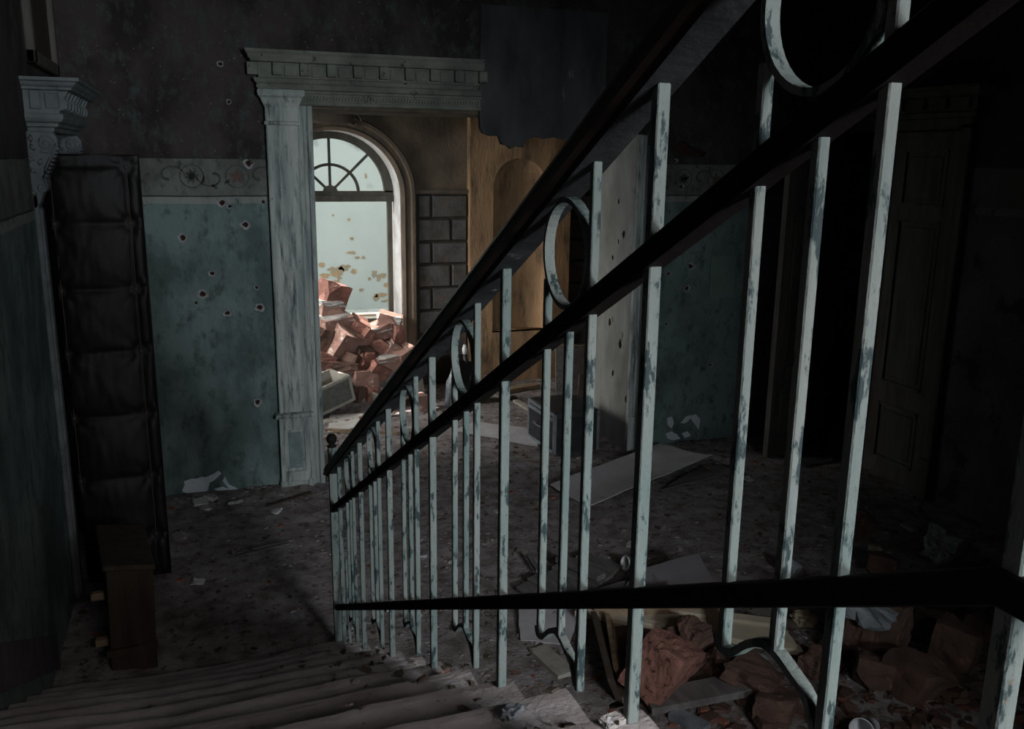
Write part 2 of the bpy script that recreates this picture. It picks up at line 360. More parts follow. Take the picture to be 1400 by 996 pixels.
def fh(x, y):
    """height of the rubble-strewn floor"""
    z = .012 * noise.noise(Vector((x * 2.2, y * 2.2, 0))) + .008 * noise.noise(Vector((x * 9, y * 9, 3))) + .005 * noise.noise(Vector((x * 22, y * 22, 5)))
    if y > 7.9 and x < 2.4:
        for bx, by, bz, r in BUMPS:
            d2 = (x - bx) ** 2 + (y - by) ** 2
            if d2 < .16: z = max(z, bz * math.exp(-(d2 / (r * r)) ** 1.3))
    # debris ridges along the walls and the heap by the stairs
    if y < 6.46:
        z += .022 * math.exp(-((y - 6.42) / .22) ** 2) * (1 + noise.noise(Vector((x * 3, 0, 1)))) * (1 if x < .7 or x > 3.5 else .25)
    z += .10 * math.exp(-((x - 2.9) / .7) ** 2 - ((y - 2.7) / .5) ** 2)
    z += .03 * noise.noise(Vector((x * 5, y * 5, 9))) * math.exp(-((x - 2.6) / 1.3) ** 2 - ((y - 3.2) / .9) ** 2)
    return z

# ------------------------------------------------------------------ floor, ceiling, landing, walls
g = MB(); nx, ny = 150, 170; X0, X1, Y0, Y1 = -.95, 5.75, -1.2, 9.12
ys = [Y0 + (Y1 - Y0) * (j / ny) for j in range(ny + 1)]; xs = [X0 + (X1 - X0) * i / nx for i in range(nx + 1)]
g.add([(x, y, fh(x, y)) for y in ys for x in xs], [(j * (nx + 1) + i, j * (nx + 1) + i + 1, (j + 1) * (nx + 1) + i + 1, (j + 1) * (nx + 1) + i) for j in range(ny) for i in range(nx)])
tag(g.build('floor', m_floor, smooth=True), 'dirt-covered floor of the ruined hall strewn with rubble', kind='structure')
tag(MB().box((-.95, -3.9, 3.9), (5.8, 9.7, 4.1)).build('ceiling', m_ceil), 'dark hall ceiling', kind='structure')
tag(MB().box((-.75, -3.8, 1.75), (.57, .40, 1.905)).build('landing_floor', m_stone), 'stone landing at the top of the stairs', kind='structure')
tag(MB().box((.57, -3.8, -.1), (5.2, -1.2, 0)).build('floor_rear', m_floor), 'hall floor behind the stairs', kind='structure')

# craters in the far wall (pixel positions on the wall plane, radius)
r_ = random.Random(3)
def blob(cx, cz, r, n=11, seed=0, amp=.25, sx=1, sz=1):
    q = random.Random(seed); return [(cx + sx * r * (1 + q.uniform(-amp, amp)) * math.cos(2 * PI * k / n), cz + sz * r * (1 + q.uniform(-amp, amp)) * math.sin(2 * PI * k / n)) for k in range(n)]
CR = [(340, 223, .035), (304, 277, .034), (314, 282, .02), (336, 307, .034), (250, 325, .036), (290, 374, .024), (277, 402, .036), (268, 414, .017),
      (351, 393, .022), (355, 420, .036), (311, 428, .028), (352, 550, .032), (360, 276, .02), (301, 87, .024), (313, 139, .02),
      (945, 364, .036), (940, 394, .032), (915, 374, .022), (912, 443, .02), (972, 499, .022), (924, 220, .02), (932, 255, .03)]
far = MB(); holes = []; cr_rim = []
for i, (x, y, r) in enumerate(CR):
    p = ony(x, y, 6.45); holes.append(blob(p.x, p.z, r, 11, i, .28, 1, .9)); cr_rim.append((p.x, p.z, r))
# opening: straight left side and soffit, torn plaster on the right
pw = lambda x, y: (ony(x, y, 6.45).x, ony(x, y, 6.45).z)
torn = [(2.0, 2.735), pw(655, 176), pw(668, 186), pw(680, 184), pw(686, 196), pw(700, 202), pw(714, 200), pw(718, 187), pw(735, 188), pw(755, 189), pw(778, 193), pw(800, 185), (3.06, 2.42), (3.22, 2.58), (3.30, 2.62)]
torn = jag(torn, .012, 5, .04)
outer = [(-.75, -.1), (.79, -.1), (.79, 2.72), (2.0, 2.72)] + torn[1:] + [(3.30, -.1), (4.95, -.1), (4.95, 3.9), (-.75, 3.9)]
hole2 = [pw(918, 204), pw(926, 196), pw(934, 193), pw(940, 196), pw(948, 202), pw(958, 206), pw(966, 208), pw(962, 214), pw(945, 215), pw(930, 210)]
wall_panel(far, outer, holes + [hole2], FAR)
tq = lambda a, z, d: Vector((a, 6.45 + d, z))
rim(far, outer[2:len(outer) - 4], tq, .03)
rim(far, hole2, tq, .06)
wf = tag(far.build('wall_far', m_wall), 'far hall wall with peeling teal paint, stencilled band and bullet pits', kind='structure')
# thickness of the wall: jambs, soffit and the rough back
core = MB()
core.box((-.75, 6.5, -.1), (.76, 7.1, 3.9)); core.box((3.33, 6.5, -.1), (4.95, 7.1, 3.9)); core.box((.76, 6.5, 2.72), (3.33, 7.1, 3.9))
tag(core.build('wall_far_core', m_brownwall), 'thick masonry of the far wall around the wide opening', kind='structure')
cav = MB(); cav.box((3.5, 6.49, 2.1), (4.4, 6.5, 2.8)); cav.build('hole_backing', m_crater, wf)
for i, (x, z, r) in enumerate(cr_rim):
    q = MB(); out = blob(x, z, r * 1.0, 11, i, .28, 1, .9); n = 11
    inner = [(x + (a - x) * .55, z + (b - z) * .55) for a, b in out]
    q.add([(a, 6.4502, b) for a, b in out] + [(a, 6.462, b) for a, b in inner], [(k, (k + 1) % n, n + (k + 1) % n, n + k) for k in range(n)])
    o = q.build('pit_rim', m_crater_rim, wf)
    q = MB(); q.add([(a, 6.462, b) for a, b in inner] + [(x, 6.485, z)], [(k, (k + 1) % n, n) for k in range(n)]); q.build('bullet_pit', m_crater, wf)
# bare plaster patches
def patch(px, name='bare_plaster_patch', parent=wf, Y=6.45, mt=None, t=.004, seed=1):
    pts = jag([pw(*p) for p in px] + [pw(*px[0])], .008, seed, .03)[:-1]
    vs, fs = panel(pts, []); q = MB(); q.add([(v[0], Y - t, v[1]) for v in vs], fs)
    n = len(pts); q.add([(a, Y - t, b) for a, b in pts] + [(a, Y + .001, b) for a, b in pts], [(i, (i + 1) % n, n + (i + 1) % n, n + i) for i in range(n)])
    return q.build(name, mt or m_flake, parent)
patch([(249, 671), (253, 656), (275, 652), (293, 648), (297, 643), (303, 646), (297, 652), (287, 660), (284, 670), (268, 674), (258, 676)], seed=2)
patch([(293, 668), (305, 665), (313, 667), (305, 656), (306, 651), (312, 660), (317, 665), (323, 667), (329, 669), (322, 673), (312, 674), (300, 673)], seed=3)
patch([(912, 571), (919, 568), (922, 578), (917, 586), (912, 580)], seed=4)
patch([(930, 578), (937, 570), (950, 566), (957, 572), (956, 588), (952, 583), (945, 572), (935, 579)], seed=5)
patch([(910, 592), (918, 590), (926, 593), (930, 600), (920, 602), (912, 599)], seed=6)
patch([(932, 592), (940, 588), (944, 594), (936, 598)], seed=7)
# torn loose plaster sheet hanging over the opening, slightly proud
tp = [(2.005, 3.45), (2.005, 2.735)] + torn[1:-8] + [(3.0, 2.56), (3.0, 3.45)]
vs_, fs_ = panel(tp, []); q = MB(); q.add([(v[0], 6.435, v[1]) for v in vs_], fs_); n = len(tp)
q.add([(a, 6.435, b) for a, b in tp] + [(a, 6.49, b) for a, b in tp], [(i, (i + 1) % n, n + (i + 1) % n, n + i) for i in range(n)])
q.build('torn_plaster_sheet', m_torn, wf)
# stencilled ornament on the band
def ring2(mb, cx, cz, r, wd, a0=0, a1=2 * PI, n=28, Y=6.447):
    v = []; k = n + 1
    for i in range(k):
        a = a0 + (a1 - a0) * i / n; v += [(cx + (r - wd / 2) * math.cos(a), Y, cz + (r - wd / 2) * math.sin(a)), (cx + (r + wd / 2) * math.cos(a), Y, cz + (r + wd / 2) * math.sin(a))]
    mb.add(v, [(2 * i, 2 * i + 1, 2 * i + 3, 2 * i + 2) for i in range(n)])
def petal(mb, cx, cz, a, l, wd, Y=6.447):
    c, s_ = math.cos(a), math.sin(a); pr = [(0, 0), (.3, .5), (.7, .45), (1, 0), (.7, -.45), (.3, -.5)]
    mb.add([(cx + c * u * l - s_ * t * wd, Y, cz + s_ * u * l + c * t * wd) for u, t in pr], [tuple(range(6))])
def rosette(x, z, star):
    q = MB(); ring2(q, x, z, .075, .007)
    if not star:
        for k in range(8): petal(q, x, z, k * PI / 4 + .2, .05, .022)
    q.build('stencil_rosette', m_stencil, wf)
    if star:
        s_ = MB(); pts = [(x + (.058 if k % 2 == 0 else .025) * math.sin(k * PI / 5), 6.4465, z + (.058 if k % 2 == 0 else .025) * math.cos(k * PI / 5)) for k in range(10)] + [(x, 6.4465, z)]
        s_.add(pts, [(k, (k + 1) % 10, 10) for k in range(10)]); s_.build('stencil_star', m_star, wf)
def scrollw(x, z, flip):
    q = MB(); v = []; n = 30
    for i in range(n + 1):
        t = i / n; a = t * 4.6; r = .10 * (1 - t * .8)
        v.append((x + flip * (.02 + r * math.cos(a)), z + r * .85 * math.sin(a) * flip))
    for i in range(n):
        d = Vector((v[i + 1][0] - v[i][0], v[i + 1][1] - v[i][1])).normalized() * (.004 + .006 * i / n); 
        q.add([(v[i][0] - d.y, 6.447, v[i][1] + d.x), (v[i][0] + d.y, 6.447, v[i][1] - d.x), (v[i + 1][0] + d.y, 6.447, v[i + 1][1] - d.x), (v[i + 1][0] - d.y, 6.447, v[i + 1][1] + d.x)], [(0, 1, 2, 3)])
    for a in (.6, 1.7, 2.9): petal(q, x + flip * .1 * math.cos(a), z + .085 * math.sin(a) * flip, a + .8, .055, .02)
    q.build('stencil_scroll', m_stencil, wf)
for k, xx in enumerate((-.57, -.0, .29)): rosette(xx + (0 if k else 0), 2.245, k == 2)
for k, xx in enumerate((-.38, -.16, .15, .42)): scrollw(xx, 2.245, 1 if k % 2 else -1)
for k, xx in enumerate((3.72, 4.02, 4.35, 4.7)): rosette(xx, 2.245, k % 2 == 1)
for k, xx in enumerate((3.58, 3.87, 4.19, 4.52)): scrollw(xx, 2.245, 1 if k % 2 else -1)
# small white chip marks of plaster above opening omitted: walls of the hall
q = MB(); wall_panel(q, [(-3.8, -.1), (6.45, -.1), (6.45, 3.9), (-3.8, 3.9)], [[(5.16, -.05), (5.16, 2.36), (6.05, 2.36), (6.05, -.05)]], LEFT)
q.box((-.95, -3.8, -.1), (-.86, 7.1, 3.9)); q.box((-.95, 7.1, -.1), (-.75, 7.6, 3.9)); q.box((-.95, 8.7, -.1), (-.75, 9.6, 3.9)); q.box((-.95, 7.6, -.1), (-.75, 8.7, 1.0)); q.box((-.95, 7.6, 2.8), (-.75, 8.7, 3.9)); q.box((-.86, 5.14, -.1), (-.75, 5.16, 2.36)); q.box((-.86, 6.05, -.1), (-.75, 6.07, 2.36)); q.box((-.86, 5.16, 2.36), (-.75, 6.05, 2.38))
wl = tag(q.build('wall_left', m_wall), 'dim left hall wall with a painted band', kind='structure')
q = MB(); wall_panel(q, [(-3.8, -.1), (6.45, -.1), (6.45, 3.9), (-3.8, 3.9)], [[(4.86, -.05), (4.86, 2.62), (6.16, 2.62), (6.16, -.05)]], RIGHT)
q.box((5.0, -3.8, -.1), (5.15, 4.80, 3.9)); q.box((5.0, 6.22, -.1), (5.15, 9.6, 3.9)); q.box((5.0, 4.8, 2.64), (5.15, 6.22, 3.9))
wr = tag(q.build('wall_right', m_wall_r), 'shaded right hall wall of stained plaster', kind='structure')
tag(MB().box((5.15, 4.4, -.1), (5.2, 6.6, 3.9)).box((5.7, 4.4, -.1), (5.8, 6.6, 3.9)).box((5.15, 4.3, -.1), (5.8, 4.42, 3.9)).box((5.15, 6.58, -.1), (5.8, 6.7, 3.9)).build('wall_closet', m_plain), 'dark room behind the open door leaf', kind='structure') if False else None
tag(MB().box((5.75, 4.3, -.1), (5.8, 6.7, 3.9)).box((5.15, 4.3, -.1), (5.75, 4.35, 3.9)).box((5.15, 6.65, -.1), (5.75, 6.7, 3.9)).build('wall_side_room', m_plain), 'dark room behind the half-open double door', kind='structure')
# rear: unseen wall added behind the camera, its openings shape the daylight
q = MB(); wall_panel(q, [(-.75, -.1), (4.95, -.1), (4.95, 3.9), (-.75, 3.9)], [[(1.15, 1.9), (1.15, 2.45), (2.2, 2.45), (2.2, 1.9)], [(.4, 2.8), (.4, 3.24), (1.6, 3.24), (1.6, 2.8)]], lambda a, z, o: Vector((a, -1.2, z)))
for a, b in (((2.2, -.1), (4.95, 3.9)), ((-.75, -.1), (1.15, 2.8)), ((1.15, 2.45), (2.2, 2.8)), ((1.15, -.1), (2.2, 1.9)), ((-.75, 2.8), (.4, 3.24)), ((1.6, 2.8), (2.2, 3.24)), ((-.75, 3.24), (2.2, 3.9))):
    q.box((a[0], -1.4, a[1]), (b[0], -1.21, b[1]))
tag(q.build('wall_light_gate', m_plain), 'unseen wall added behind the stairs to gate the window light', kind='structure')
q = MB(); wall_panel(q, [(-.75, -.1), (4.95, -.1), (4.95, 3.9), (-.75, 3.9)], [[(1.3, 1.95), (1.3, 3.3), (2.5, 3.3), (2.5, 1.95)]], lambda a, z, o: Vector((a, -3.6, z)))
tag(q.build('wall_rear', m_plain), 'rear wall with a tall window', kind='structure')
# back room shell
bk_ = MB()
AX, AZ, AR = 1.335, 2.0, .655
arch = [(AX - AR, .42)] + [(AX - AR * math.cos(PI * k / 28), AZ + AR * .96 * math.sin(PI * k / 28)) for k in range(29)] + [(AX + AR, .42)]
nch = [(2.955, .57)] + [(3.25 - .297 * math.cos(PI * k / 16), 2.09 + .297 * math.sin(PI * k / 16)) for k in range(17)] + [(3.547, .57)]
wall_panel(bk_, [(-.75, -.1), (4.95, -.1), (4.95, 3.9), (-.75, 3.9)], [arch], BACK)
wb = tag(bk_.build('wall_back_room', m_brownwall), 'stained brown back-room wall with an arched window', kind='structure')
q = MB(); rim(q, arch, lambda a, z, d: Vector((a, 9.1 + d, z)), .55); q.build('window_reveal', m_reveal, wb)
q = MB(); wall_panel(q, [(-.75, -.1), (4.95, -.1), (4.95, 4.0), (-.75, 4.0)], [arch], lambda a, z, o: Vector((a, 9.65, z))); q.build('outer_face', m_ext, wb)

# ochre pier with an arched niche
pier = MB(); po = [(2.70, -.05), (3.83, -.05), (3.83, 3.85), (2.70, 3.85)]
wall_panel(pier, po, [nch], lambda a, z, o: Vector((a, 8.99, z))); rim(pier, po, lambda a, z, d: Vector((a, 8.99 + d, z)), .11)
pr_ = tag(pier.build('wall_pier', m_ochre), 'ochre plaster pier with an arched niche in the back room', kind='structure')
q = MB(); n = len(nch)                                  # concave niche
secs = []
for k in range(13):
    a = PI * k / 12
    secs.append([Vector((3.25 - .297 * math.cos(a), 8.99 + .10 * math.sin(a) + .0, z)) for z in (.57, 1.0, 1.5, 2.09)])
q.strip(secs, False, False)
for k in range(12):                                     # quarter dome
    a0, a1 = PI * k / 12, PI * (k + 1) / 12
    for j in range(6):
        b0, b1 = PI / 2 * j / 6, PI / 2 * (j + 1) / 6
        P = lambda a, b: Vector((3.25 - .297 * math.cos(a) * math.cos(b) if True else 0, 8.99 + .10 * math.sin(a) * math.cos(b), 2.09 + .297 * math.sin(b)))
        q.add([P(a0, b0), P(a1, b0), P(a1, b1), P(a0, b1)], [(0, 1, 2, 3)])
q.box((2.95, 8.99, .55), (3.55, 9.09, .57))
q.build('niche_shell', m_ochre, pr_, smooth=True)

# rusticated blocks either side of the pier
zr = [.30, .56, .81, 1.05, 1.295, 1.53, 1.77, 2.015]
joint = MB().box((2.15, 9.085, 0), (2.70, 9.1, 2.03)).box((3.83, 9.085, 0), (4.9, 9.1, 2.03)); joint.build('block_backing', m_joint, wb)
rb = random.Random(11)
for i in range(len(zr) - 1):
    z0, z1 = zr[i] + .008, zr[i + 1] - .008
    for (xa, xb, off) in ((2.155, 2.695, (.15 if i % 2 == 0 else .36)), (3.835, 4.85, (.22 if i % 2 else .40))):
        cuts = [xa]; x = xa + off
        while x < xb - .08: cuts.append(x); x += .46
        cuts.append(xb)
        for k in range(len(cuts) - 1):
            d = .035 + rb.uniform(-.004, .006); a, b = cuts[k] + .008, cuts[k + 1] - .008
            q = MB(); q.hexa([(a, 9.09, z0), (b, 9.09, z0), (b, 9.09, z1), (a, 9.09, z1)], [(a + .012, 9.09 - d, z0 + .012), (b - .012, 9.09 - d, z0 + .012), (b - .012, 9.09 - d, z1 - .012), (a + .012, 9.09 - d, z1 - .012)])
            q.build('stone_block', m_block, wb)
MB().box((2.12, 9.04, 2.02), (2.70, 9.1, 2.06)).build('string_course', m_casing, wb)
# moulded casing round the arch
def arch_sweep(prof, cx, cz, R, zb, seg=36):
    secs = []
    for k in range(-1, seg + 2):
        if k == -1: secs.append([Vector((cx - R - o, 9.1 - d, zb)) for o, d in prof]); continue
        if k == seg + 1: secs.append([Vector((cx + R + o, 9.1 - d, zb)) for o, d in prof]); continue
        a = PI * k / seg; secs.append([Vector((cx - (R + o) * math.cos(a), 9.1 - d, cz + (R * .96 + o) * math.sin(a))) for o, d in prof])
    return MB().strip(secs, True, True)
cz_ = arch_sweep([(0, -.01), (0, .05), (.03, .075), (.05, .06), (.09, .06), (.105, .085), (.135, .085), (.15, .05), (.15, -.01)], AX, AZ, AR + .002, .30)
cas = cz_.build('window_casing', m_casing, wb)
# keystone cartouche
q = MB(); rock(q, (1.30, 9.03, 2.77), (.40, .14, .16), (0, 0, 0), 4, .05, 2, 2)
for sx in (-1, 1):
    pts = []
    for i in range(26):
        t = i / 25; a = t * 9.5; r = .075 * (1 - t * .85); pts.append((1.30 + sx * (.22 + r * math.cos(a)), 9.0, 2.72 + r * math.sin(a)))
    q.tube(pts, .018, 6)
q.build('keystone_ornament', m_casing, wb, smooth=True)
MB().box((-.75, 9.03, 2.80), (4.95, 9.1, 2.835)).box((-.75, 9.0, 2.835), (4.95, 9.1, 2.86)).build('wall_moulding', m_casing, wb)

# arched window frame with fanlight
win = thing('window_1', 'arched window with fan-shaped glazing bars above an empty lower light', None, (AX, 9.45, .42), kind='structure')
WR = .645
def bandr(r0, r1, y0, y1, a0=0, a1=PI, n=32, cz=AZ + .02):
    secs = []
    for k in range(n + 1):
        a = a0 + (a1 - a0) * k / n; c, s_ = math.cos(a), math.sin(a)
        secs.append([Vector((AX + r * c, y, cz + r * s_ * .96)) for r, y in ((r0, y0), (r1, y0), (r1, y1), (r0, y1))])
    return MB().strip(secs)
bandr(.56, .66, 9.42, 9.49).build('arch_frame', m_winframe, win)
bandr(.275, .305, 9.435, 9.465).build('fan_arc_bar', m_winframe, win)
bandr(.0, .075, 9.43, 9.47).build('fan_hub', m_winframe, win)
for a in (45, 90, 135):
    a_ = math.radians(a); c, s_ = math.cos(a_), math.sin(a_)
    MB().tube([(AX + .05 * c, 9.45, AZ + .02 + .05 * s_), (AX + .58 * c, 9.45, AZ + .02 + .56 * s_)], .014, flat=(.026, .03), upv=(0, 1, 0)).build('glazing_bar', m_winframe, win)
m_pane = bpy.data.materials.new('dusty_glass'); m_pane.use_nodes = True; nt = m_pane.node_tree
_t = nt.nodes.new('ShaderNodeBsdfTransparent'); _m = nt.nodes.new('ShaderNodeMixShader'); _n = nt.nodes.new('ShaderNodeTexNoise'); _r = nt.nodes.new('ShaderNodeMapRange'); _g = nt.nodes.new('ShaderNodeNewGeometry')
_n.inputs['Scale'].default_value = 5; _n.inputs['Detail'].default_value = 6; nt.links.new(_g.outputs['Position'], _n.inputs['Vector']); nt.links.new(_n.outputs[0], _r.inputs[0])
_r.inputs[1].default_value = .54; _r.inputs[2].default_value = .64; _r.inputs[3].default_value = .03; _r.inputs[4].default_value = .30
nt.nodes['Principled BSDF'].inputs['Base Color'].default_value = (.4, .42, .45, 1); nt.nodes['Principled BSDF'].inputs['Roughness'].default_value = .25
nt.links.new(_r.outputs[0], _m.inputs[0]); nt.links.new(_t.outputs[0], _m.inputs[1]); nt.links.new(nt.nodes['Principled BSDF'].outputs[0], _m.inputs[2]); nt.links.new(_m.outputs[0], nt.nodes['Material Output'].inputs[0])
for ka in range(4):
    a0, a1 = PI * ka / 4 + .02, PI * (ka + 1) / 4 - .02
    bandr(.07, .278, 9.448, 9.451, a0, a1, 6).build('pane', m_pane, win); bandr(.302, .565, 9.448, 9.451, a0, a1, 10).build('pane', m_pane, win)
MB().box((AX - .65, 9.42, 1.985), (AX + .65, 9.49, 2.035)).build('transom', m_winframe, win)
MB().box((AX - .65, 9.40, 1.925), (AX + .65, 9.48, 1.975)).box((AX - .65, 9.39, 1.97), (AX + .65, 9.49, 1.985)).build('lower_head_rail', m_winframe, win)
for sx in (-1, 1): MB().box((AX + sx * .612 - .025, 9.42, .42), (AX + sx * .612 + .025, 9.48, 1.95)).build('window_stile', m_winframe, win)
MB().box((AX - .65, 9.36, .66), (AX + .65, 9.5, .70)).build('bottom_rail', m_winframe, win)

# exterior: sunlit plaster wall opposite, with flaking patches that show brick
ex = tag(MB().box((-6, 12.6, -.5), (9, 12.9, 3.4)).build('wall_outside', m_ext), 'sunlit white plaster wall outside the window', kind='structure')
tag(MB().box((-6, 9.66, -.3), (9, 12.6, .25)).build('ground_outside', m_mortar), 'dusty ground outside the window', kind='structure')
FL = [(460, 370, 10, 6), (470, 366, 5, 4), (443, 376, 6, 3), (440, 362, 4, 3), (476, 364, 3, 2), (484, 371, 4, 3), (488, 352, 3, 2), (461, 384, 4, 2), (464, 380, 3, 2), (512, 374, 3, 5), (518, 380, 4, 4), (524, 376, 4, 3), (505, 381, 2, 2),
      (494, 396, 3, 2), (529, 390, 5, 4), (520, 403, 9, 3), (514, 406, 4, 4), (527, 411, 7, 1.6), (477, 300, 1.6, 2), (481, 326, 3, 1.6), (455, 294, 1.5, 1.5), (480, 345, 6, 2), (497, 352, 2, 2), (436, 388, 6, 3), (500, 240, 1.5, 3)]
for i, (x, y, rx, ry) in enumerate(FL):
    p = ony(x, y, 12.6); k = 13.0 / FPX; b = blob(p.x, p.z, 1, 14, 50 + i, .45, rx * k, ry * k); q = MB()
    n = len(b); q.add([(a, 12.594, c) for a, c in b] + [(p.x, 12.594, p.z)], [(j, (j + 1) % n, n) for j in range(n)])
    q.add([(a, 12.594, c) for a, c in b] + [(a, 12.602, c) for a, c in b], [(j, (j + 1) % n, n + (j + 1) % n, n + j) for j in range(n)])
    q.build('flaked_patch', m_extgap, ex)
for (xa, ya, xb, yb, wd, lab) in ((478, 432, 533, 430, .05, 'upper pale timber lying outside the window sill'), (482, 437, 536, 436, .045, 'lower pale timber lying outside the window sill')):
    a, b = ony(xa, ya, 9.75), ony(xb, yb, 9.75)
    q = MB(); q.tube([a, b], 0, flat=(.10, wd)); tag(recentre(q.build('timber', m_cream)), lab, 'timber')
tag(recentre(MB().box((.6, 9.67, .2), (2.4, 9.9, .66)).build('rubble_ledge', m_brick2)), 'low broken brick ledge outside the window', 'brick ledge')

# right jamb of the opening
jb = MB(); jv, jf = [], []
jh = [blob(*((lambda p: (p.y, p.z))(onx(x, y, 3.30))), r, 9, 70 + i, .3, .8, 1.2) for i, (x, y, r) in enumerate([(853, 320, .03), (846, 330, .018), (840, 405, .03), (834, 440, .03), (848, 470, .035), (838, 510, .025), (846, 275, .02), (862, 395, .02), (838, 352, .02), (856, 545, .03)])]
wall_panel(jb, [(6.45, -.05), (7.12, -.05), (7.12, 2.72), (6.45, 2.72)], jh, lambda a, z, o: Vector((3.298, a, z)))
jo = tag(jb.build('trim_1', m_jamb), 'pitted pale plaster jamb on the right of the wide opening', kind='structure')
for i, b in enumerate(jh):
    n = len(b); c = (sum(p[0] for p in b) / n, sum(p[1] for p in b) / n)
    q = MB(); q.add([(3.298, a, z) for a, z in b] + [(3.326, c[0], c[1])], [(k, (k + 1) % n, n) for k in range(n)]); q.build('bullet_pit', m_crater, jo)
for (xa, xb, o) in ((3.30, 3.345, .03), (3.35, 3.38, .015), (3.385, 3.44, .045), (3.445, 3.475, .025)):
    MB().box((xa, 6.45 - o, .0), (xb, 6.46, 2.58 if xa < 3.37 else 2.5)).build('jamb_moulding', m_frame, jo, bevel=.006)
MB().box((3.295, 6.39, .0), (3.36, 6.45, .30)).build('jamb_foot', m_frame, jo, bevel=.006)
# left jamb plaster
tag(MB().box((.765, 6.46, 0), (.788, 7.12, 2.72)).build('trim_2', m_jamb), 'plaster jamb on the left of the wide opening', kind='structure')
tag(MB().box((.77, 6.47, 2.70), (3.30, 7.12, 2.722)).build('trim_3', m_casing), 'brown soffit board of the wide opening', kind='structure')

# ------------------------------------------------------------------ carved door surround on the far wall
sur = thing('door_surround', 'weathered carved door surround with a dentilled cornice on the left of the wide opening', 'door surround', (.6, 6.45, 0))
MB().box((.49, 6.385, .56), (.70, 6.46, 2.62)).build('pilaster_shaft', m_frame, sur, bevel=.006)
MB().box((.70, 6.40, .0), (.735, 6.46, 2.72)).box((.735, 6.415, .0), (.765, 6.46, 2.72)).box((.765, 6.40, .0), (.80, 6.47, 2.72)).build('inner_moulding', m_frame, sur, bevel=.006)
q = MB().box((.485, 6.375, .06), (.52, 6.46, .54)).box((.66, 6.375, .06), (.705, 6.46, .54)).box((.52, 6.375, .06), (.66, 6.46, .13)).box((.52, 6.375, .45), (.66, 6.46, .54)).box((.52, 6.39, .13), (.66, 6.46, .45))
pl = q.build('pilaster_plinth', m_frame, sur)
MB().box((.545, 6.383, .155), (.635, 6.392, .425)).build('plinth_panel', mat('panel_teal', (.2, .26, .25), (.13, .17, .165), 8, .8, .3, 50, world=True, c3=(.4, .42, .4), c3s=12, c3t=.64), pl)
q = MB(); cornice(q, [(0, .535), (.02, .54), (.028, .555), (.02, .57), (.0, .58)], .485, .705, FAR, .075); q.build('plinth_cap', m_frame, sur)
MB().box((.475, 6.365, 0), (.715, 6.46, .06)).build('plinth_base', m_frame, sur, bevel=.008)
q = MB(); cornice(q, [(0, 2.585), (.012, 2.59), (.012, 2.605), (.002, 2.615), (.002, 2.70), (.02, 2.735), (.03, 2.76), (.045, 2.775), (.05, 2.80), (.045, 2.815), (.0, 2.815)], .49, .70, FAR, .065); q.build('pilaster_capital', m_frame, sur)
MB().box((.70, 6.40, 2.72), (2.0, 6.46, 2.815)).box((.70, 6.385, 2.725), (2.0, 6.45, 2.745)).box((.70, 6.375, 2.795), (2.0, 6.45, 2.815)).build('architrave', m_entab, sur, bevel=.004)
q = MB()
for k in range(58): q.box((.75 + k * .0215, 6.385, 2.755), (.75 + k * .0215 + .013, 6.402, 2.782), (0, .5, 0))
o = q.build('carved_leaf_row', m_entab, sur); o['kind'] = 'stuff'
def half_cornice(prof, a0, a1, base):
    """left end mitred, right end broken off square"""
    q = MB(); secs = []
    for o, z in prof: secs.append([FAR(a0 - o, z, 0), FAR(a0 - o, z, base + o), FAR(a1, z, base + o), FAR(a1, z, 0)])
    for i in range(len(secs) - 1): q.add(secs[i] + secs[i + 1], [(0, 1, 5, 4), (1, 2, 6, 5), (2, 3, 7, 6)])
    q.add(secs[0], [(0, 1, 2, 3)]); q.add(secs[-1], [(0, 1, 2, 3)]); return q
half_cornice([(0, 2.815), (.012, 2.82), (.018, 2.835), (.012, 2.85), (.025, 2.86), (.035, 2.885), (.01, 2.89)], .455, 1.99, .075).build('frieze_moulding', m_entab, sur)
half_cornice([(0, 2.885), (0, 2.985)], .455, 1.985, .08).build('frieze', m_entab, sur)
for k in range(9):
    x = .545 + k * .178; o_ = .118
    MB().box((x, 6.45 - o_, 2.905), (x + .062, 6.38, 2.985)).box((x, 6.45 - o_ - .008, 2.905), (x + .062, 6.36, 2.917)).build('dentil', m_entab, sur, bevel=.004)
    if k < 8: MB().box((x + .078, 6.358, 2.90), (x + .165, 6.38, 2.975)).build('frieze_panel', m_entab, sur, bevel=.005)
MB().box((.385, 6.37, 2.905), (.455, 6.45, 2.985)).build('dentil', m_entab, sur, bevel=.004)
half_cornice([(.04, 2.985), (.05, 2.99), (.055, 3.005), (.062, 3.005), (.07, 3.03), (.082, 3.045), (.085, 3.06), (.0, 3.06)], .455, 1.995, .085).build('cornice', m_entab, sur)

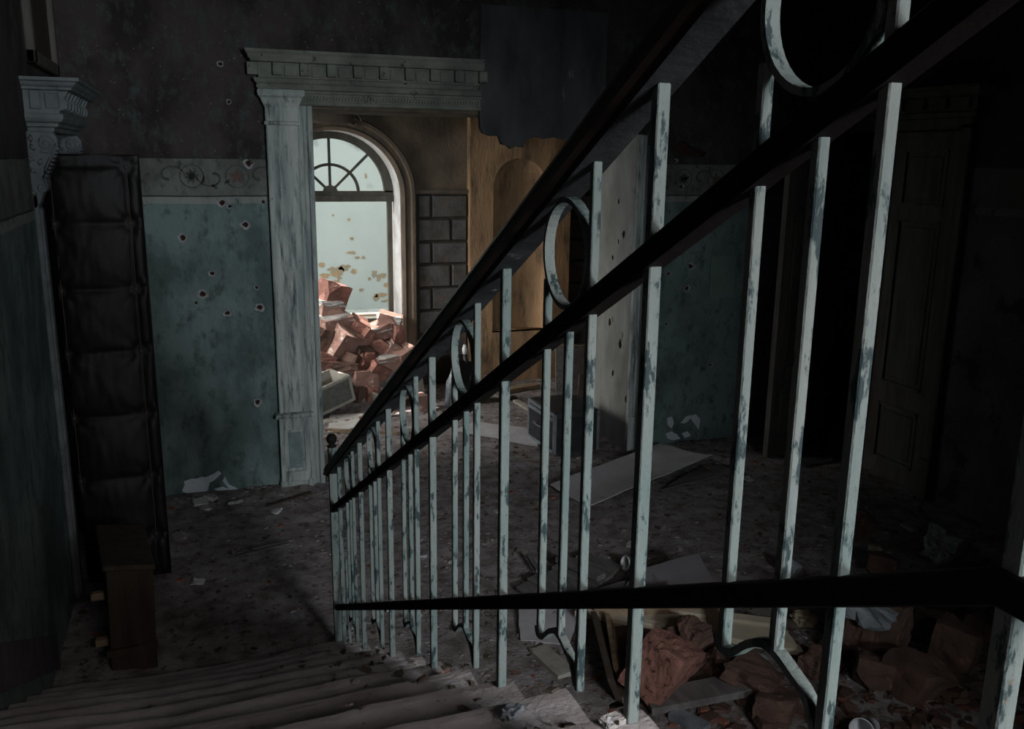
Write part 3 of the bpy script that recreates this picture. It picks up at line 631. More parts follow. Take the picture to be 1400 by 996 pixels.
# ------------------------------------------------------------------ hood with corbels over the left doorway
hood = thing('door_hood', 'carved bracketed hood projecting over the padded door on the left wall', 'door hood', (-.75, 5.6, 2.2))
q = MB(); cornice(q, [(.0, 2.685), (.02, 2.69), (.02, 2.70), (.035, 2.71), (.045, 2.725), (.06, 2.73), (.06, 2.745), (0, 2.75)], 5.05, 6.15, LEFT, .20); q.build('hood_cornice', m_framed, hood)
q = MB(); cornice(q, [(.0, 2.575), (.0, 2.685)], 5.05, 6.15, LEFT, .155); q.build('hood_frieze', m_framed, hood)
q = MB(); cornice(q, [(-.045, 2.49), (-.04, 2.51), (-.02, 2.515), (-.02, 2.53), (.0, 2.54), (.01, 2.555), (.012, 2.575), (-.02, 2.58)], 5.05, 6.15, LEFT, .16); q.build('hood_bed_moulding', m_framed, hood)
MB().box((-.72, 5.035, 2.60), (-.675, 5.05, 2.685)).box((-.722, 5.03, 2.597), (-.673, 5.05, 2.608)).build('dentil', m_framed, hood, bevel=.003)
MB().box((-.655, 5.04, 2.60), (-.595, 5.05, 2.675)).build('frieze_panel', m_framed, hood, bevel=.004)
for k in range(8):
    y = 5.06 + k * .135
    pts = [(-.597, y, 2.59), (-.56, y, 2.60), (-.555, y, 2.63), (-.57, y, 2.65), (-.55, y, 2.685), (-.597, y, 2.685)]
    q = MB(); q.strip([[Vector(p) for p in pts], [Vector((p[0], p[1] + .055, p[2])) for p in pts]]); q.build('dentil', m_framed, hood, bevel=.003)
for yc in (5.07, 6.13):
    # S-shaped bracket: profile in x-z, extruded along y
    prof = [(-.75, 2.49), (-.635, 2.49), (-.615, 2.46), (-.615, 2.42), (-.635, 2.375), (-.665, 2.33), (-.685, 2.285), (-.682, 2.255), (-.672, 2.235), (-.68, 2.205), (-.70, 2.195), (-.715, 2.15), (-.735, 2.12), (-.75, 2.11)]
    q = MB(); q.prism([(a, b) for a, b in prof], 'y', yc - .05, yc + .05); br = q.build('corbel', m_framed, hood, bevel=.004)
    q = MB()
    for sy in (-1, 1):
        p1 = []
        for i in range(40):
            t = i / 39; a = -2.2 + t * 12.5; r = .046 * (1 - t * .85); p1.append((-.665 + r * math.cos(a), yc + sy * .052, 2.435 + r * math.sin(a)))
        q.tube(p1, .0065, 6); q.build('scroll_relief', m_framed, br, smooth=True); q = MB()
        p2 = []
        for i in range(30):
            t = i / 29; a = 1.0 - t * 9.5; r = .026 * (1 - t * .85); p2.append((-.703 + r * math.cos(a), yc + sy * .052, 2.222 + r * math.sin(a)))
        q.tube(p2, .005, 6); q.build('scroll_relief', m_framed, br, smooth=True); q = MB()
        q.tube([(-.63, yc + sy * .052, 2.40), (-.655, yc + sy * .052, 2.36), (-.68, yc + sy * .052, 2.31), (-.69, yc + sy * .052, 2.27), (-.68, yc + sy * .052, 2.24)], .007, 6); q.build('scroll_stem', m_framed, br, smooth=True); q = MB()
    for sy in (-1, 1):
        for (lx, lz, la) in ((-.72, 2.40, 2.0), (-.725, 2.35, 2.6), (-.705, 2.33, 1.2), (-.725, 2.29, 2.2), (-.73, 2.44, 1.6), (-.735, 2.18, 2.0)):
            q.tube([(lx, yc + sy * .05, lz), (lx + .016 * math.cos(la), yc + sy * .058, lz + .016 * math.sin(la)), (lx + .034 * math.cos(la), yc + sy * .05, lz + .034 * math.sin(la))], [.004, .012, .003], 6); q.build('leaf_relief', m_framed, br, smooth=True); q = MB()
    q = MB()
    for k in range(9):
        t = k / 8; xk = -.617 - .07 * t; zk = 2.41 - .15 * t
        q.box((xk - .006, yc - .04, zk - .006), (xk + .006, yc + .04, zk + .004))
    q.build('corbel_ribs', m_framed, br)
for (y0, y1) in ((5.02, 5.13), (6.08, 6.19)):
    MB().box((-.75, y0, .0), (-.725, y1, 2.2)).box((-.75, y0 + .02, 0), (-.715, y1 - .02, 2.12)).build('hood_pilaster', m_framed, hood, bevel=.005)
# overdoor framed panel above the hood
od = MB()
for (a, b) in (((5.26, 2.83), (6.18, 2.90)), ((5.26, 3.70), (6.18, 3.77)), ((5.26, 2.83), (5.33, 3.77)), ((6.11, 2.83), (6.18, 3.77))):
    od.box((-.75, a[0], a[1]), (-.705, b[0], b[1]))
oo = od.build('trim_4', m_door, bevel=.008); tag(oo, 'dark moulded overdoor frame above the left hood', kind='structure')
MB().box((-.75, 5.33, 2.90), (-.735, 6.11, 3.70)).build('overdoor_panel', m_dkwood, oo)

# ------------------------------------------------------------------ padded door leaf standing open
DY, DX0, DX1, DZ = 5.20, -.70, -.262, 2.385
pd = thing('door_1', 'black quilted leatherette door leaf standing open below the carved hood', 'door', (DX0, DY, 0), kind='structure')
MB().box((DX0, DY + .01, .01), (DX1, DY + .05, DZ - .01)).build('door_core', m_dkwood, pd)
rows = [0.0, .26, .62, .98, 1.34, 1.68, 2.03, 2.32]
def pad(u, z):
    zi = max(i for i in range(len(rows)) if rows[i] <= z + 1e-6); zi = min(zi, len(rows) - 2)
    v = (z - rows[zi]) / (rows[zi + 1] - rows[zi]); v = min(max(v, 0), 1)
    if u > .86: uu = (u - .86) / .14; b = .5
    else: uu = u / .86; b = 1
    hgt = b * .045 * (max(0, math.sin(PI * min(max(uu, 0), 1))) ** .45) * (.35 + .65 * max(0, math.sin(PI * v)) ** .4)
    for bx in (.03, .86):                                    # pleats radiating from the buttons
        for bz in rows:
            dx, dzz = (u - bx) * .44, z - bz; d = math.hypot(dx, dzz)
            if d < .26:
                a = math.atan2(dzz, dx); hgt += .006 * math.cos(a * 7 + bz * 9) * math.exp(-d / .09) - .030 * math.exp(-(d / .035) ** 2)
    hgt += .005 * noise.noise(Vector((u * 5, z * 6, 1))) + .003 * noise.noise(Vector((u * 14, z * 9, 4)))
    return max(hgt, 0)
q = MB(); nu, nz = 48, 190; vv = []
for j in range(nz + 1):
    z = .0 + (DZ) * j / nz
    for i in range(nu + 1):
        u = i / nu; wob = .008 * noise.noise(Vector((0, z * 4, 2))) * (1 if u > .5 else 0)
        if z > 2.32: zz = z - .012 * abs(math.sin(u * 6)) * (z - 2.32) / .065
        else: zz = z
        vv.append((DX0 + (DX1 - DX0) * u + wob, DY - pad(u, z), zz))
q.add(vv, [(j * (nu + 1) + i, j * (nu + 1) + i + 1, (j + 1) * (nu + 1) + i + 1, (j + 1) * (nu + 1) + i) for j in range(nz) for i in range(nu)])
q.box((DX1 - .002, DY - .004, 0), (DX1 + .004, DY + .05, DZ)); q.box((DX0, DY - .004, DZ - .012), (DX1, DY + .05, DZ))
up_ = q.build('quilted_padding', m_leather, pd, smooth=True)
for bx in (.03, .86):
    for bz in rows[1:]:
        q = MB(); q.lathe([(0, -.012), (.007, -.010), (.010, -.002), (.008, .004)], (DX0 + (DX1 - DX0) * bx, DY - .004, bz), 8, 'y'); q.build('upholstery_button', m_thread, up_)
    for k in range(1, len(rows) - 1):
        x = DX0 + (DX1 - DX0) * bx
        MB().tube([(x, DY - .012, rows[k]), (x + .003, DY - .016, (rows[k] + rows[k + 1]) / 2), (x, DY - .012, rows[k + 1])], .0022, 5).build('tension_cord', m_thread, up_)

# ------------------------------------------------------------------ narrow wooden box at the foot of the stairs
bx = thing('wooden_box', 'narrow dark wooden box standing at the foot of the stairs below the padded door', 'box', (-.42, 4.45, 0))
MB().hexa([(-.505, 4.20, 0), (-.30, 4.17, 0), (-.355, 4.66, 0), (-.56, 4.69, 0)], [(-.49, 4.20, .52), (-.285, 4.17, .51), (-.355, 4.66, .51), (-.56, 4.69, .52)]).build('box_body', m_dkwood, bx, bevel=.004)
MB().hexa([(-.505, 4.175, .52), (-.272, 4.145, .51), (-.345, 4.68, .51), (-.58, 4.71, .52)], [(-.50, 4.18, .545), (-.275, 4.15, .535), (-.348, 4.675, .535), (-.575, 4.705, .545)]).build('box_lid', m_dkwood, bx, bevel=.006)
MB().box((-.515, 4.16, .10), (-.29, 4.18, .13), (0, .02, .14)).build('box_batten', m_dkwood, bx)
for z in (.09, .33): MB().box((-.575, 4.28, z), (-.515, 4.32, z + .035)).build('side_peg', m_wood, bx, bevel=.004)

# ------------------------------------------------------------------ double door in the right wall
dd = thing('door_2', 'panelled brown double door in the right wall with its far leaf ajar', 'door', (4.98, 5.5, 0), kind='structure')
def leaf(org, ang, wd, hgt, name='door_leaf'):
    """panelled door leaf; local x along width, y thickness, z up"""
    R = Euler((0, 0, ang)).to_matrix(); T = lambda p: R @ Vector(p) + Vector(org)
    def pb(mb, a, b):
        t = MB().box(a, b); mb.add([T(v) for v in t.v], t.f)
    q = MB(); sw = .095
    pb(q, (0, 0, 0), (sw, .045, hgt)); pb(q, (wd - sw, 0, 0), (wd, .045, hgt))
    for z0, z1 in ((0, .14), (.58, .74), (hgt - .12, hgt), (1.98, 2.08)): pb(q, (sw, 0, z0), (wd - sw, .045, z1))
    lf = q.build(name, m_door, dd)
    for z0, z1 in ((.14, .58), (.74, 1.98), (2.08, hgt - .12)):
        q = MB(); pb(q, (sw, .012, z0), (wd - sw, .033, z1)); pb(q, (sw + .05, .004, z0 + .05), (wd - sw - .05, .041, z1 - .05)); q.build('door_panel', m_door, lf, bevel=.006)
        q = MB()
        for a, b in (((sw, -.006, z0), (sw + .018, .051, z1)), ((wd - sw - .018, -.006, z0), (wd - sw, .051, z1)), ((sw, -.006, z0), (wd - sw, .051, z0 + .018)), ((sw, -.006, z1 - .018), (wd - sw, .051, z1))): pb(q, a, b)
        q.build('panel_moulding', m_door, lf)
    q = MB(); rock(q, T((wd / 2, .0, .36)), (.07, .03, .10), (0, 0, ang), 5, .1, 2, 1); q.build('carved_boss', m_door, lf)
    return lf
l1 = leaf((4.985, 4.88, .01), PI / 2, .60, 2.60)
l2 = leaf((4.33, 5.90, .01), math.atan2(.23, .65), .67, 2.60)
MB().box((4.945, 5.06, 1.02), (4.985, 5.10, 1.10)).build('door_handle', m_trunkmetal, l1, bevel=.004)
fr = MB().box((4.90, 4.77, 0), (5.02, 4.86, 2.66)).box((4.90, 6.16, 0), (5.02, 6.25, 2.66)).box((4.90, 4.77, 2.62), (5.02, 6.25, 2.70)).build('door_frame', m_door, dd, bevel=.008)
for y in (4.76, 6.16):
    MB().box((4.88, y, 0), (4.95, y + .10, .30)).build('frame_foot', m_door, dd, bevel=.006)
q = MB(); cornice(q, [(0, 2.70), (.01, 2.72), (.02, 2.73), (.0, 2.74), (.0, 2.83), (.06, 2.84), (.08, 2.87), (.10, 2.88), (.10, 2.90), (0, 2.905)], 4.72, 6.28, RIGHT, .08); q.build('door_cornice', m_door, dd)
for k in range(8): MB().box((4.84, 4.76 + k * .2, 2.755), (4.875, 4.83 + k * .2, 2.825)).build('dentil', m_door, dd, bevel=.004)
# paper notice on the right part of the far wall
tag(recentre(MB().box((4.02, 6.44, 1.27), (4.26, 6.448, 1.62)).build('paint_sample_board', mat('green_board', (.17, .25, .22), (.13, .19, .17), 5, .8, .1))), 'pale green rectangle fixed on the far wall beside the doors', 'board')

# ------------------------------------------------------------------ stairs
RUN, RISE, NB = .2855, .147, 13
def nosY(k): return 4.19 - RUN * k
st = thing('staircase', 'worn stone staircase descending to the hall along the iron railing', 'stairs', (0, 3.9, 0))
prof = [(nosY(1) - .03, -.02)]
for k in range(1, NB):
    prof += [(nosY(k) - .03, RISE * k - .045), (nosY(k + 1) - .03, RISE * k - .045)]
prof += [(nosY(NB) - .03, RISE * NB - .045), (.40, RISE * NB - .045), (.40, -.02)]
MB().prism(prof, 'x', -.75, .545).build('stair_body', m_stair, st)
for k in range(1, NB + 1):
    q = MB(); secs = []; n = 44; rr = random.Random(k); yn = nosY(k); zt = RISE * k; xe = .572 + rr.uniform(-.012, .02); depth = RUN + .03
    for i in range(n + 1):
        x = -.745 + (xe + .745) * i / n
        wear = .016 * math.exp(-((x + .1) / .38) ** 2) + .008 * noise.noise(Vector((x * 4, k * 3.3, 0))) + .004 * noise.noise(Vector((x * 13, k * 3.3, 2)))
        wy = .012 * noise.noise(Vector((x * 3, k * 7.7, 5))) + .008 * math.exp(-((x + .1) / .4) ** 2)
        f = yn - wy
        pr2 = [(f - .022, -.050), (f - .004, -.044), (f + .002, -.030), (f - .001, -.014), (f - .012, -.004), (f - .035, -.0005), (f - depth * .55, .002), (yn - depth, .002), (yn - depth, -.05)]
        secs.append([Vector((x, y, zt + z - (wear * max(0, 1 - abs(y - f) / .2) if z > -.03 else wear * .5))) for y, z in pr2])
    q.strip(secs); q.build('stair_tread', m_stone, st, smooth=False)
tag(MB().prism([(4.3, .0), (4.3, .18), (.2, .18 + 4.1 * .515), (.2, .06 + 3.9 * .515)], 'x', -.76, -.735).build('baseboard_left', mat('skirt', (.13, .12, .12), (.08, .07, .07), 6, .9, .3, 40, world=True)), 'sloping skirting band on the left wall beside the stairs', kind='structure')

# ------------------------------------------------------------------ iron railing
RX, SL = .545, .512
rail = thing('stair_railing', 'iron stair railing with chipped pale balusters, rings and a dark wooden handrail', 'railing', (RX, 4.077, 0))
zt = lambda y: 2.49 - SL * (y - 1.0)
zm = lambda y: 2.018 - .503 * (y - 1.538)
zb = lambda y: 1.544 - .517 * (y - 1.52)
YN, YE = .445, 4.13                                          # bend at the landing, foot
def sloped(fn, prof, y0, y1, level=-1.1):
    """profile (x, z) run up the slope and on level past the bend"""
    secs = [[Vector((RX + a, y1, fn(y1) + b)) for a, b in prof], [Vector((RX + a, YN, fn(YN) + b)) for a, b in prof], [Vector((RX + a, level, fn(YN) + b)) for a, b in prof]]
    return MB().strip(secs)
hp = [(-.030, .010), (-.037, .016), (-.037, .024), (-.033, .029), (-.035, .040), (-.028, .054), (-.015, .062), (.0, .064), (.015, .062), (.028, .054), (.035, .040), (.033, .029), (.037, .024), (.037, .016), (.030, .010)]
sloped(zt, hp, YN, YE + .02).build('handrail', m_hand, rail)
sloped(zt, [(-.024, .0), (.024, 0), (.024, .011), (-.024, .011)], YN, YE).build('handrail_plate', m_plate, rail)
sloped(zm, [(-.010, -.017), (.010, -.017), (.010, .017), (-.010, .017)], YN, YE - .04).build('middle_rail', m_rail, rail, bevel=.002)
sloped(zm, [(-.013, -.021), (.013, -.021), (.013, -.015), (-.013, -.015)], YN, YE - .04).build('middle_rail_flange', m_rail, rail)
sloped(zb, [(-.011, -.016), (.011, -.016), (.011, .015), (-.011, .015)], YN, YE - .04).build('bottom_rail', m_rail, rail, bevel=.002)
def bar(y, z0, z1, wd, name='baluster', cut=0):
    h = wd / 2
    def zc(fn, yy): return fn(yy) if callable(fn) else fn
    q = MB(); q.hexa([(RX - h, y - h, zc(z0, y - h)), (RX + h, y - h, zc(z0, y - h)), (RX + h, y + h, zc(z0, y + h)), (RX - h, y + h, zc(z0, y + h))],
                     [(RX - h, y - h, zc(z1, y - h)), (RX + h, y - h, zc(z1, y - h)), (RX + h, y + h, zc(z1, y + h)), (RX - h, y + h, zc(z1, y + h))])
    return q.build(name, m_bar, rail, bevel=.0015)
P = .571
for k in range(-2, 5):
    yA = 1.58 + P * k if k > -2 else .438
    kk = int((4.19 - yA) / RUN); bar(yA, max(0, RISE * kk) - .002, zt, .0175)
    if k == 4: continue
for k in range(-1, 5):
    yC, y1, y2, yr = 1.19 + P * k, 1.365 + P * k, 1.272 + P * k, 1.283 + P * k
    zl = zb(yC) - .163
    bar(yC, zl, zt, .0135)
    zB = zb(y1) - .062
    zr_ = (zm(yr) + .017 + zt(yr)) / 2; R_ = .087
    bar(y1, zB, lambda y, yr=yr, zr_=zr_: zr_ - .05, .0125, 'short_baluster')
    bar(y2, zb(y2) - .072, zm, .0125, 'short_baluster')
    # ring: flat band in the plane of the railing
    secs = []
    for i in range(40):
        a = 2 * PI * i / 40; c, s_ = math.cos(a), math.sin(a)
        secs.append([Vector((RX + dx, yr + rr_ * c, zr_ + rr_ * s_)) for rr_, dx in ((R_ - .008, -.0085), (R_, -.0085), (R_, .0085), (R_ - .008, .0085))])
    q = MB().strip(secs, True, False, True); q.build('ring', m_bar, rail)
    # scroll at the foot
    pts = [(RX, y1 + .010, zB + .008), (RX, y1 + .002, zB - .004), (RX, y1 - .022, zB + .002), (RX, y1 - .05, zB + .028), (RX, y1 - .075, zB + .043), (RX, y2 - .004, zB + .044), (RX, y2 - .03, zB + .036), (RX, yC + .024, zB + .024), (RX, yC + .006, zB - .006)]
    cr = []
    for i in range(len(pts) - 1):
        p0, p1_, p2_, p3 = [Vector(pts[min(max(i + d, 0), len(pts) - 1)]) for d in (-1, 0, 1, 2)]
        for j in range(4):
            t = j / 4; cr.append(.5 * ((2 * p1_) + (p2_ - p0) * t + (2 * p0 - 5 * p1_ + 4 * p2_ - p3) * t * t + (3 * p1_ - p0 - 3 * p2_ + p3) * t ** 3))
    cr.append(Vector(pts[-1]))
    MB().tube(cr, 0, flat=(.0135, .009)).build('foot_scroll', m_bar, rail)
for y in (.2, -.1, -.4, -.8): bar(y, 1.905, zt(YN), .022)
np_ = bar(4.077, 0, 1.055, .036, 'newel_post')
q = MB(); q.lathe([(.018, 1.05), (.024, 1.056), (.012, 1.066), (.020, 1.075), (.025, 1.088), (.025, 1.098), (.018, 1.112), (.0, 1.118)], (RX, 4.077, 0), 16); q.build('newel_ball', m_rail, np_, smooth=True)
q = MB(); q.tube([(RX + .02, 3.80, .0), (RX + .04, 3.98, .52)], 0, flat=(.012, .022)); q.build('brace', m_bar, rail)

# ------------------------------------------------------------------ heap of bricks in the arched window
BM_ = {'b': m_brick, 'q': m_brick2, 'p': m_brick2, 'r': m_brick3}
for i, ((x, y, sz, ro, mk, lb), p) in enumerate(zip(HEAP, HB)):
    q = MB(); rock(q, p, sz, ro, 100 + i, .05 if mk in 'qp' else .09, 1 + i % 2, 2)
    o = tag(recentre(q.build('brick', BM_[mk])), lb, 'brick', 'bricks heaped in the arched window')
    if mk == 'p':                                    # mortar crust on top
        c2 = MB(); rock(c2, Vector((0, -.01, sz[2] * 1.0)), (sz[0] * .98, sz[1] * .95, sz[2] * .34), (ro[0] * .5, ro[1] * .5, ro[2]), 300 + i, .10, 3, 2)
        me = c2.mesh('mortar_crust', m_mortar); mo = bpy.data.objects.new('mortar_crust', me); COL.objects.link(mo); mo.parent = o

def loose(name, px, z, sz, ro, mt, label, cat, seed, rough=.09, cuts=3, group=None, lift=.35, sub=2):
    p = onz(px[0], px[1], z); zf = fh(p.x, p.y)
    q = MB(); rock(q, (p.x, p.y, zf + sz[2] * lift), sz, ro, seed, rough, cuts, sub)
    return tag(recentre(q.build(name, mt)), label, cat, group)
loose('brick', (573, 560), 0, (.13, .14, .19), (0, .05, .3), m_brick2, 'single brick with a white top seen between the railing rings', 'brick', 31, .05, 2)
loose('brick', (672, 521), 0, (.24, .12, .10), (.05, .1, .5), m_brick2, 'pinkish brick lying under the niche', 'brick', 32, .05, 2)

# drawers beside the heap
def drawer(name, label, org, rot, wd, dp, ht, m_rim, m_face, t=.022):
    o = thing(name, label, 'crate', org, rot); local(o)
    MB().box((0, 0, 0), (wd, t, ht)).build('crate_front', m_face, o)
    q = MB()
    for a, b in (((0, -.006, 0), (wd, .0, .028)), ((0, -.006, ht - .028), (wd, .0, ht)), ((0, -.006, .028), (.028, 0, ht - .028)), ((wd - .028, -.006, .028), (wd, 0, ht - .028))): q.box(a, b)
    q.build('front_edging', m_rim, o)
    MB().box((0, dp - t, 0), (wd, dp, ht)).build('crate_back', m_rim, o)
    for x in (0, wd - t): MB().box((x, t, 0), (x + t, dp - t, ht)).build('crate_side', m_rim, o)
    MB().box((t, t, .005), (wd - t, dp - t, .015)).build('crate_bottom', m_face, o)
    return o
P_ = ony(486, 546, 8.28); rz_, ty_ = .45, .22
u_ = Vector((math.cos(rz_) * math.cos(ty_), math.sin(rz_) * math.cos(ty_), math.sin(ty_)))
drawer('wooden_crate', 'empty wooden crate tilted on the floor at the left door jamb', P_ - u_ * .58, (0, -ty_, rz_), .58, .34, .26, m_drawer, m_drawerface)
b2_ = onz(520, 560)
drawer('wooden_crate', 'second pale crate half hidden behind the handrail beside the heap', (b2_.x + .05, b2_.y - .05, .02), (.0, -.18, .5), .5, .3, .13, m_drawer, m_drawer)

# ------------------------------------------------------------------ items in the opening
tr = thing('trunk', 'black metal-edged trunk standing inside the wide opening', 'trunk', (2.86, 6.76, 0), (0, 0, .05)); local(tr)
MB().box((-.20, -.26, .02), (.21, .27, .31)).build('trunk_body', m_trunk, tr, bevel=.006)
MB().hexa([(-.205, -.265, .31), (.215, -.265, .31), (.215, .275, .31), (-.205, .275, .31)], [(-.195, -.255, .365), (.205, -.255, .365), (.205, .265, .365), (-.195, .265, .365)]).build('trunk_lid', m_trunk, tr, bevel=.006)
for sx, sy in ((-1, -1), (-1, 1), (1, -1), (1, 1)):
    x, y = (-.206 if sx < 0 else .190), (-.266 if sy < 0 else .256); MB().box((x, y, .01), (x + .026, y + .026, .35)).build('corner_strip', m_trunkmetal, tr, bevel=.003)
MB().box((-.209, -.26, .285), (-.199, .27, .315)).box((-.209, -.26, .015), (-.199, .27, .04)).box((-.209, -.26, .33), (-.2, .27, .36)).build('edge_band', m_trunkmetal, tr, bevel=.002)
MB().tube([(-.205, -.09, .20), (-.235, -.08, .20), (-.24, 0, .195), (-.235, .08, .20), (-.205, .09, .20)], .008, 6).build('side_handle', m_trunkmetal, tr)

c0 = onz(760, 545)
cb = thing('broken_cabinet', 'broken open cabinet leaning behind the trunk by the right jamb', 'cabinet', (c0.x, c0.y, .02), (0, -.03, -.12)); local(cb)
MB().box((0, .0, 0), (.30, .022, .52)).build('cabinet_side', m_greywood, cb, bevel=.003)
MB().box((.30, .25, 0), (.55, .27, .48)).build('cabinet_back', m_dkwood, cb)
MB().box((.0, .02, .0), (.55, .27, .02)).build('cabinet_floor', m_greywood, cb)
MB().box((.0, .02, .46), (.44, .27, .48), (0, .10, 0)).build('cabinet_top', m_wood, cb)
MB().box((.42, -.02, 0), (.445, .27, .62), (0, .04, 0)).box((.445, .0, 0), (.62, .02, .56), (0, .04, 0)).build('cabinet_door', m_greywood, cb, bevel=.003)
p = onz(790, 560, .0)
q = MB(); q.add([(p.x - .02, p.y, .05), (p.x + .16, p.y + .05, .05), (p.x + .19, p.y + .16, .30), (p.x + .06, p.y + .12, .33), (p.x - .02, p.y, .054), (p.x + .16, p.y + .05, .054), (p.x + .19, p.y + .155, .304), (p.x + .06, p.y + .115, .334)], [(0, 1, 2, 3), (7, 6, 5, 4), (0, 4, 5, 1), (1, 5, 6, 2), (2, 6, 7, 3), (3, 7, 4, 0)])
tag(recentre(q.build('paper_sheet', m_paper)), 'torn pale sheet propped between trunk and cabinet', 'paper')
def plank(px0, px1, wd, th, mt, label, z=.03, name='plank', tilt=0, zz=None):
    a, b = onz(*px0, z), onz(*px1, z); a.z = fh(a.x, a.y) + th / 2 + (zz[0] if zz else 0); b.z = fh(b.x, b.y) + th / 2 + (zz[1] if zz else 0)
    q = MB(); n = 6; pts = [a.lerp(b, i / n) for i in range(n + 1)]; q.tube(pts, 0, flat=(wd, th)); return tag(recentre(q.build(name, mt)), label, 'plank')
plank((690, 533), (735, 526), .10, .05, m_wood, 'ochre timber on the back-room floor behind the trunk')
plank((650, 548), (705, 541), .07, .03, m_dkwood, 'dark lath on the back-room floor left of the trunk')
plank((705, 545), (728, 560), .06, .025, m_drawer, 'short pale lath at the left of the trunk')
plank((440, 574), (452, 572), .12, .02, m_drawer, 'pale lath on the threshold by the left jamb')
plank((448, 585), (545, 590), .035, .03, m_wood, 'thin wooden threshold strip across the wide opening')
# dark leaning chair back near the niche
lc = thing('broken_chair', 'dark broken chair lying below the niche behind the railing', 'chair', onz(612, 556), (0, 0, .3)); local(lc)
MB().tube([(0, 0, 0), (.02, 0, .25), (.09, .0, .48)], .03, 8).build('chair_leg', m_trunkmetal, lc, smooth=True)
MB().box((.02, -.02, .05), (.26, .03, .45), (0, .25, 0)).build('chair_seat', m_leather, lc, bevel=.02)
MB().tube([(.25, 0, .0), (.24, 0, .3), (.20, .0, .50)], .02, 8).build('chair_leg', m_trunk, lc, smooth=True)
MB().lathe([(0, .50), (.022, .51), (.026, .56), (.014, .60), (0, .605)], (.20, 0, 0), 10).build('chair_knob', m_white, lc, smooth=True)

# ------------------------------------------------------------------ sheets and boards on the hall floor
def sheet(name, px, zs, th, mt, label, cat='sheet', sub=8, curl=None, seed=0, bend=.0):
    """four corners (pixels on the floor plus heights) made into a warped thin sheet"""
    c = []
    for (x, y), z in zip(px, zs):
        p = onz(x, y, z); p.z = z + max(0, fh(p.x, p.y)) * .5 + .012; c.append(p)
    q = MB(); n = sub; top = []
    for j in range(n + 1):
        for i in range(n + 1):
            u, v = i / n, j / n; p = c[0] * (1 - u) * (1 - v) + c[1] * u * (1 - v) + c[2] * u * v + c[3] * (1 - u) * v
            e = (1 if (i in (0, n) or j in (0, n)) else 0)
            p = p + Vector((e * .012 * noise.noise(Vector((u * 9, v * 9, seed))), e * .012 * noise.noise(Vector((u * 9, v * 9, seed + 5))), .012 * noise.noise(Vector((u * 2, v * 2, seed + 2))) + bend * (4 * (u - .5) ** 2)))
            top.append(p)
    q.add(top, [(j * (n + 1) + i, j * (n + 1) + i + 1, (j + 1) * (n + 1) + i + 1, (j + 1) * (n + 1) + i) for j in range(n) for i in range(n)])
    o = q.build(name, mt); sm = o.modifiers.new('thick', 'SOLIDIFY'); sm.thickness = th; sm.offset = -1
    return tag(recentre(o), label, cat)
sheet('card_sheet', [(752, 668), (808, 697), (974, 627), (903, 612)], (.02, .0, .05, .02), .006, m_card, 'large pale grey card sheet lying flat before the right jamb', 'card', 12, seed=1, bend=.02)
sheet('card_sheet', [(846, 815), (985, 818), (955, 760), (872, 780)], (.02, .02, .20, .14), .006, m_darkcard, 'dark card sheet leaning up behind the broken crate', 'card', 8, seed=2)
sheet('card_sheet', [(712, 878), (778, 886), (795, 832), (708, 826)], (.0, .03, .06, .02), .006, m_card, 'grey card sheet lying against the board pallet by the railing', 'card', 8, seed=3)
sheet('card_sheet', [(800, 826), (850, 824), (862, 796), (800, 812)], (.03, .03, .06, .05), .006, m_darkcard, 'small dark card flap beside the board pallet', 'card', 6, seed=4)
sheet('floor_slab', [(620, 590), (735, 612), (738, 590), (650, 578)], (0, 0, 0, 0), .008, m_card, 'pale flat slab on the floor in front of the trunk', 'slab', 6, seed=6)
sheet('floor_slab', [(448, 592), (520, 580), (540, 566), (452, 568)], (0, 0, 0, 0), .008, m_paper, 'pale threshold floor patch with its daylight painted in, behind the handrail foot', 'slab', 6, seed=7)  # pale sheet standing in for the pool of daylight on the floor
sheet('floor_slab', [(905, 672), (985, 652), (960, 640), (925, 658)], (0, 0, 0, 0), .008, m_darkcard, 'dark torn scrap beside the large card sheet', 'scrap', 6, seed=8)
# plank panel
pp_ = thing('boarded_pallet', 'broken pallet of grey boards lying in the rubble beyond the railing', 'pallet', onz(765, 800))
cs = [onz(702, 798, .05), onz(770, 838, .05), onz(852, 772, .05), onz(800, 752, .05)]
for k in range(6):
    t0, t1 = k / 6 + .008, (k + 1) / 6 - .008
    e0, e1 = random.Random(k).uniform(-.06, .06), random.Random(k + 9).uniform(-.05, .05)
    A_, B_ = cs[0].lerp(cs[3], t0 + 0), cs[0].lerp(cs[3], t1)
    C_, D_ = cs[1].lerp(cs[2], t1), cs[1].lerp(cs[2], t0)
    q = MB(); up2 = Vector((0, 0, .022)); A2, B2, C2, D2 = [v + Vector((0, 0, .008 * (k % 2) - .03)) for v in (A_.lerp(D_, max(0, e0)), B_.lerp(C_, max(0, e0)), C_.lerp(B_, max(0, e1)), D_.lerp(A_, max(0, e1)))]
    q.hexa([A2, D2, C2, B2], [A2 + up2, D2 + up2, C2 + up2, B2 + up2]); q.build('plank', m_greywood, pp_, bevel=.003)
q = MB(); q.tube([cs[0].lerp(cs[3], .62) + Vector((0, 0, .03)), cs[1].lerp(cs[2], .60) + Vector((0, 0, .035))], 0, flat=(.07, .03)); q.build('batten', m_greywood, pp_)
q = MB(); q.tube([onz(722, 758, .06), onz(736, 780, .05)], 0, flat=(.03, .02)); q.build('split_lath', m_greywood, pp_)

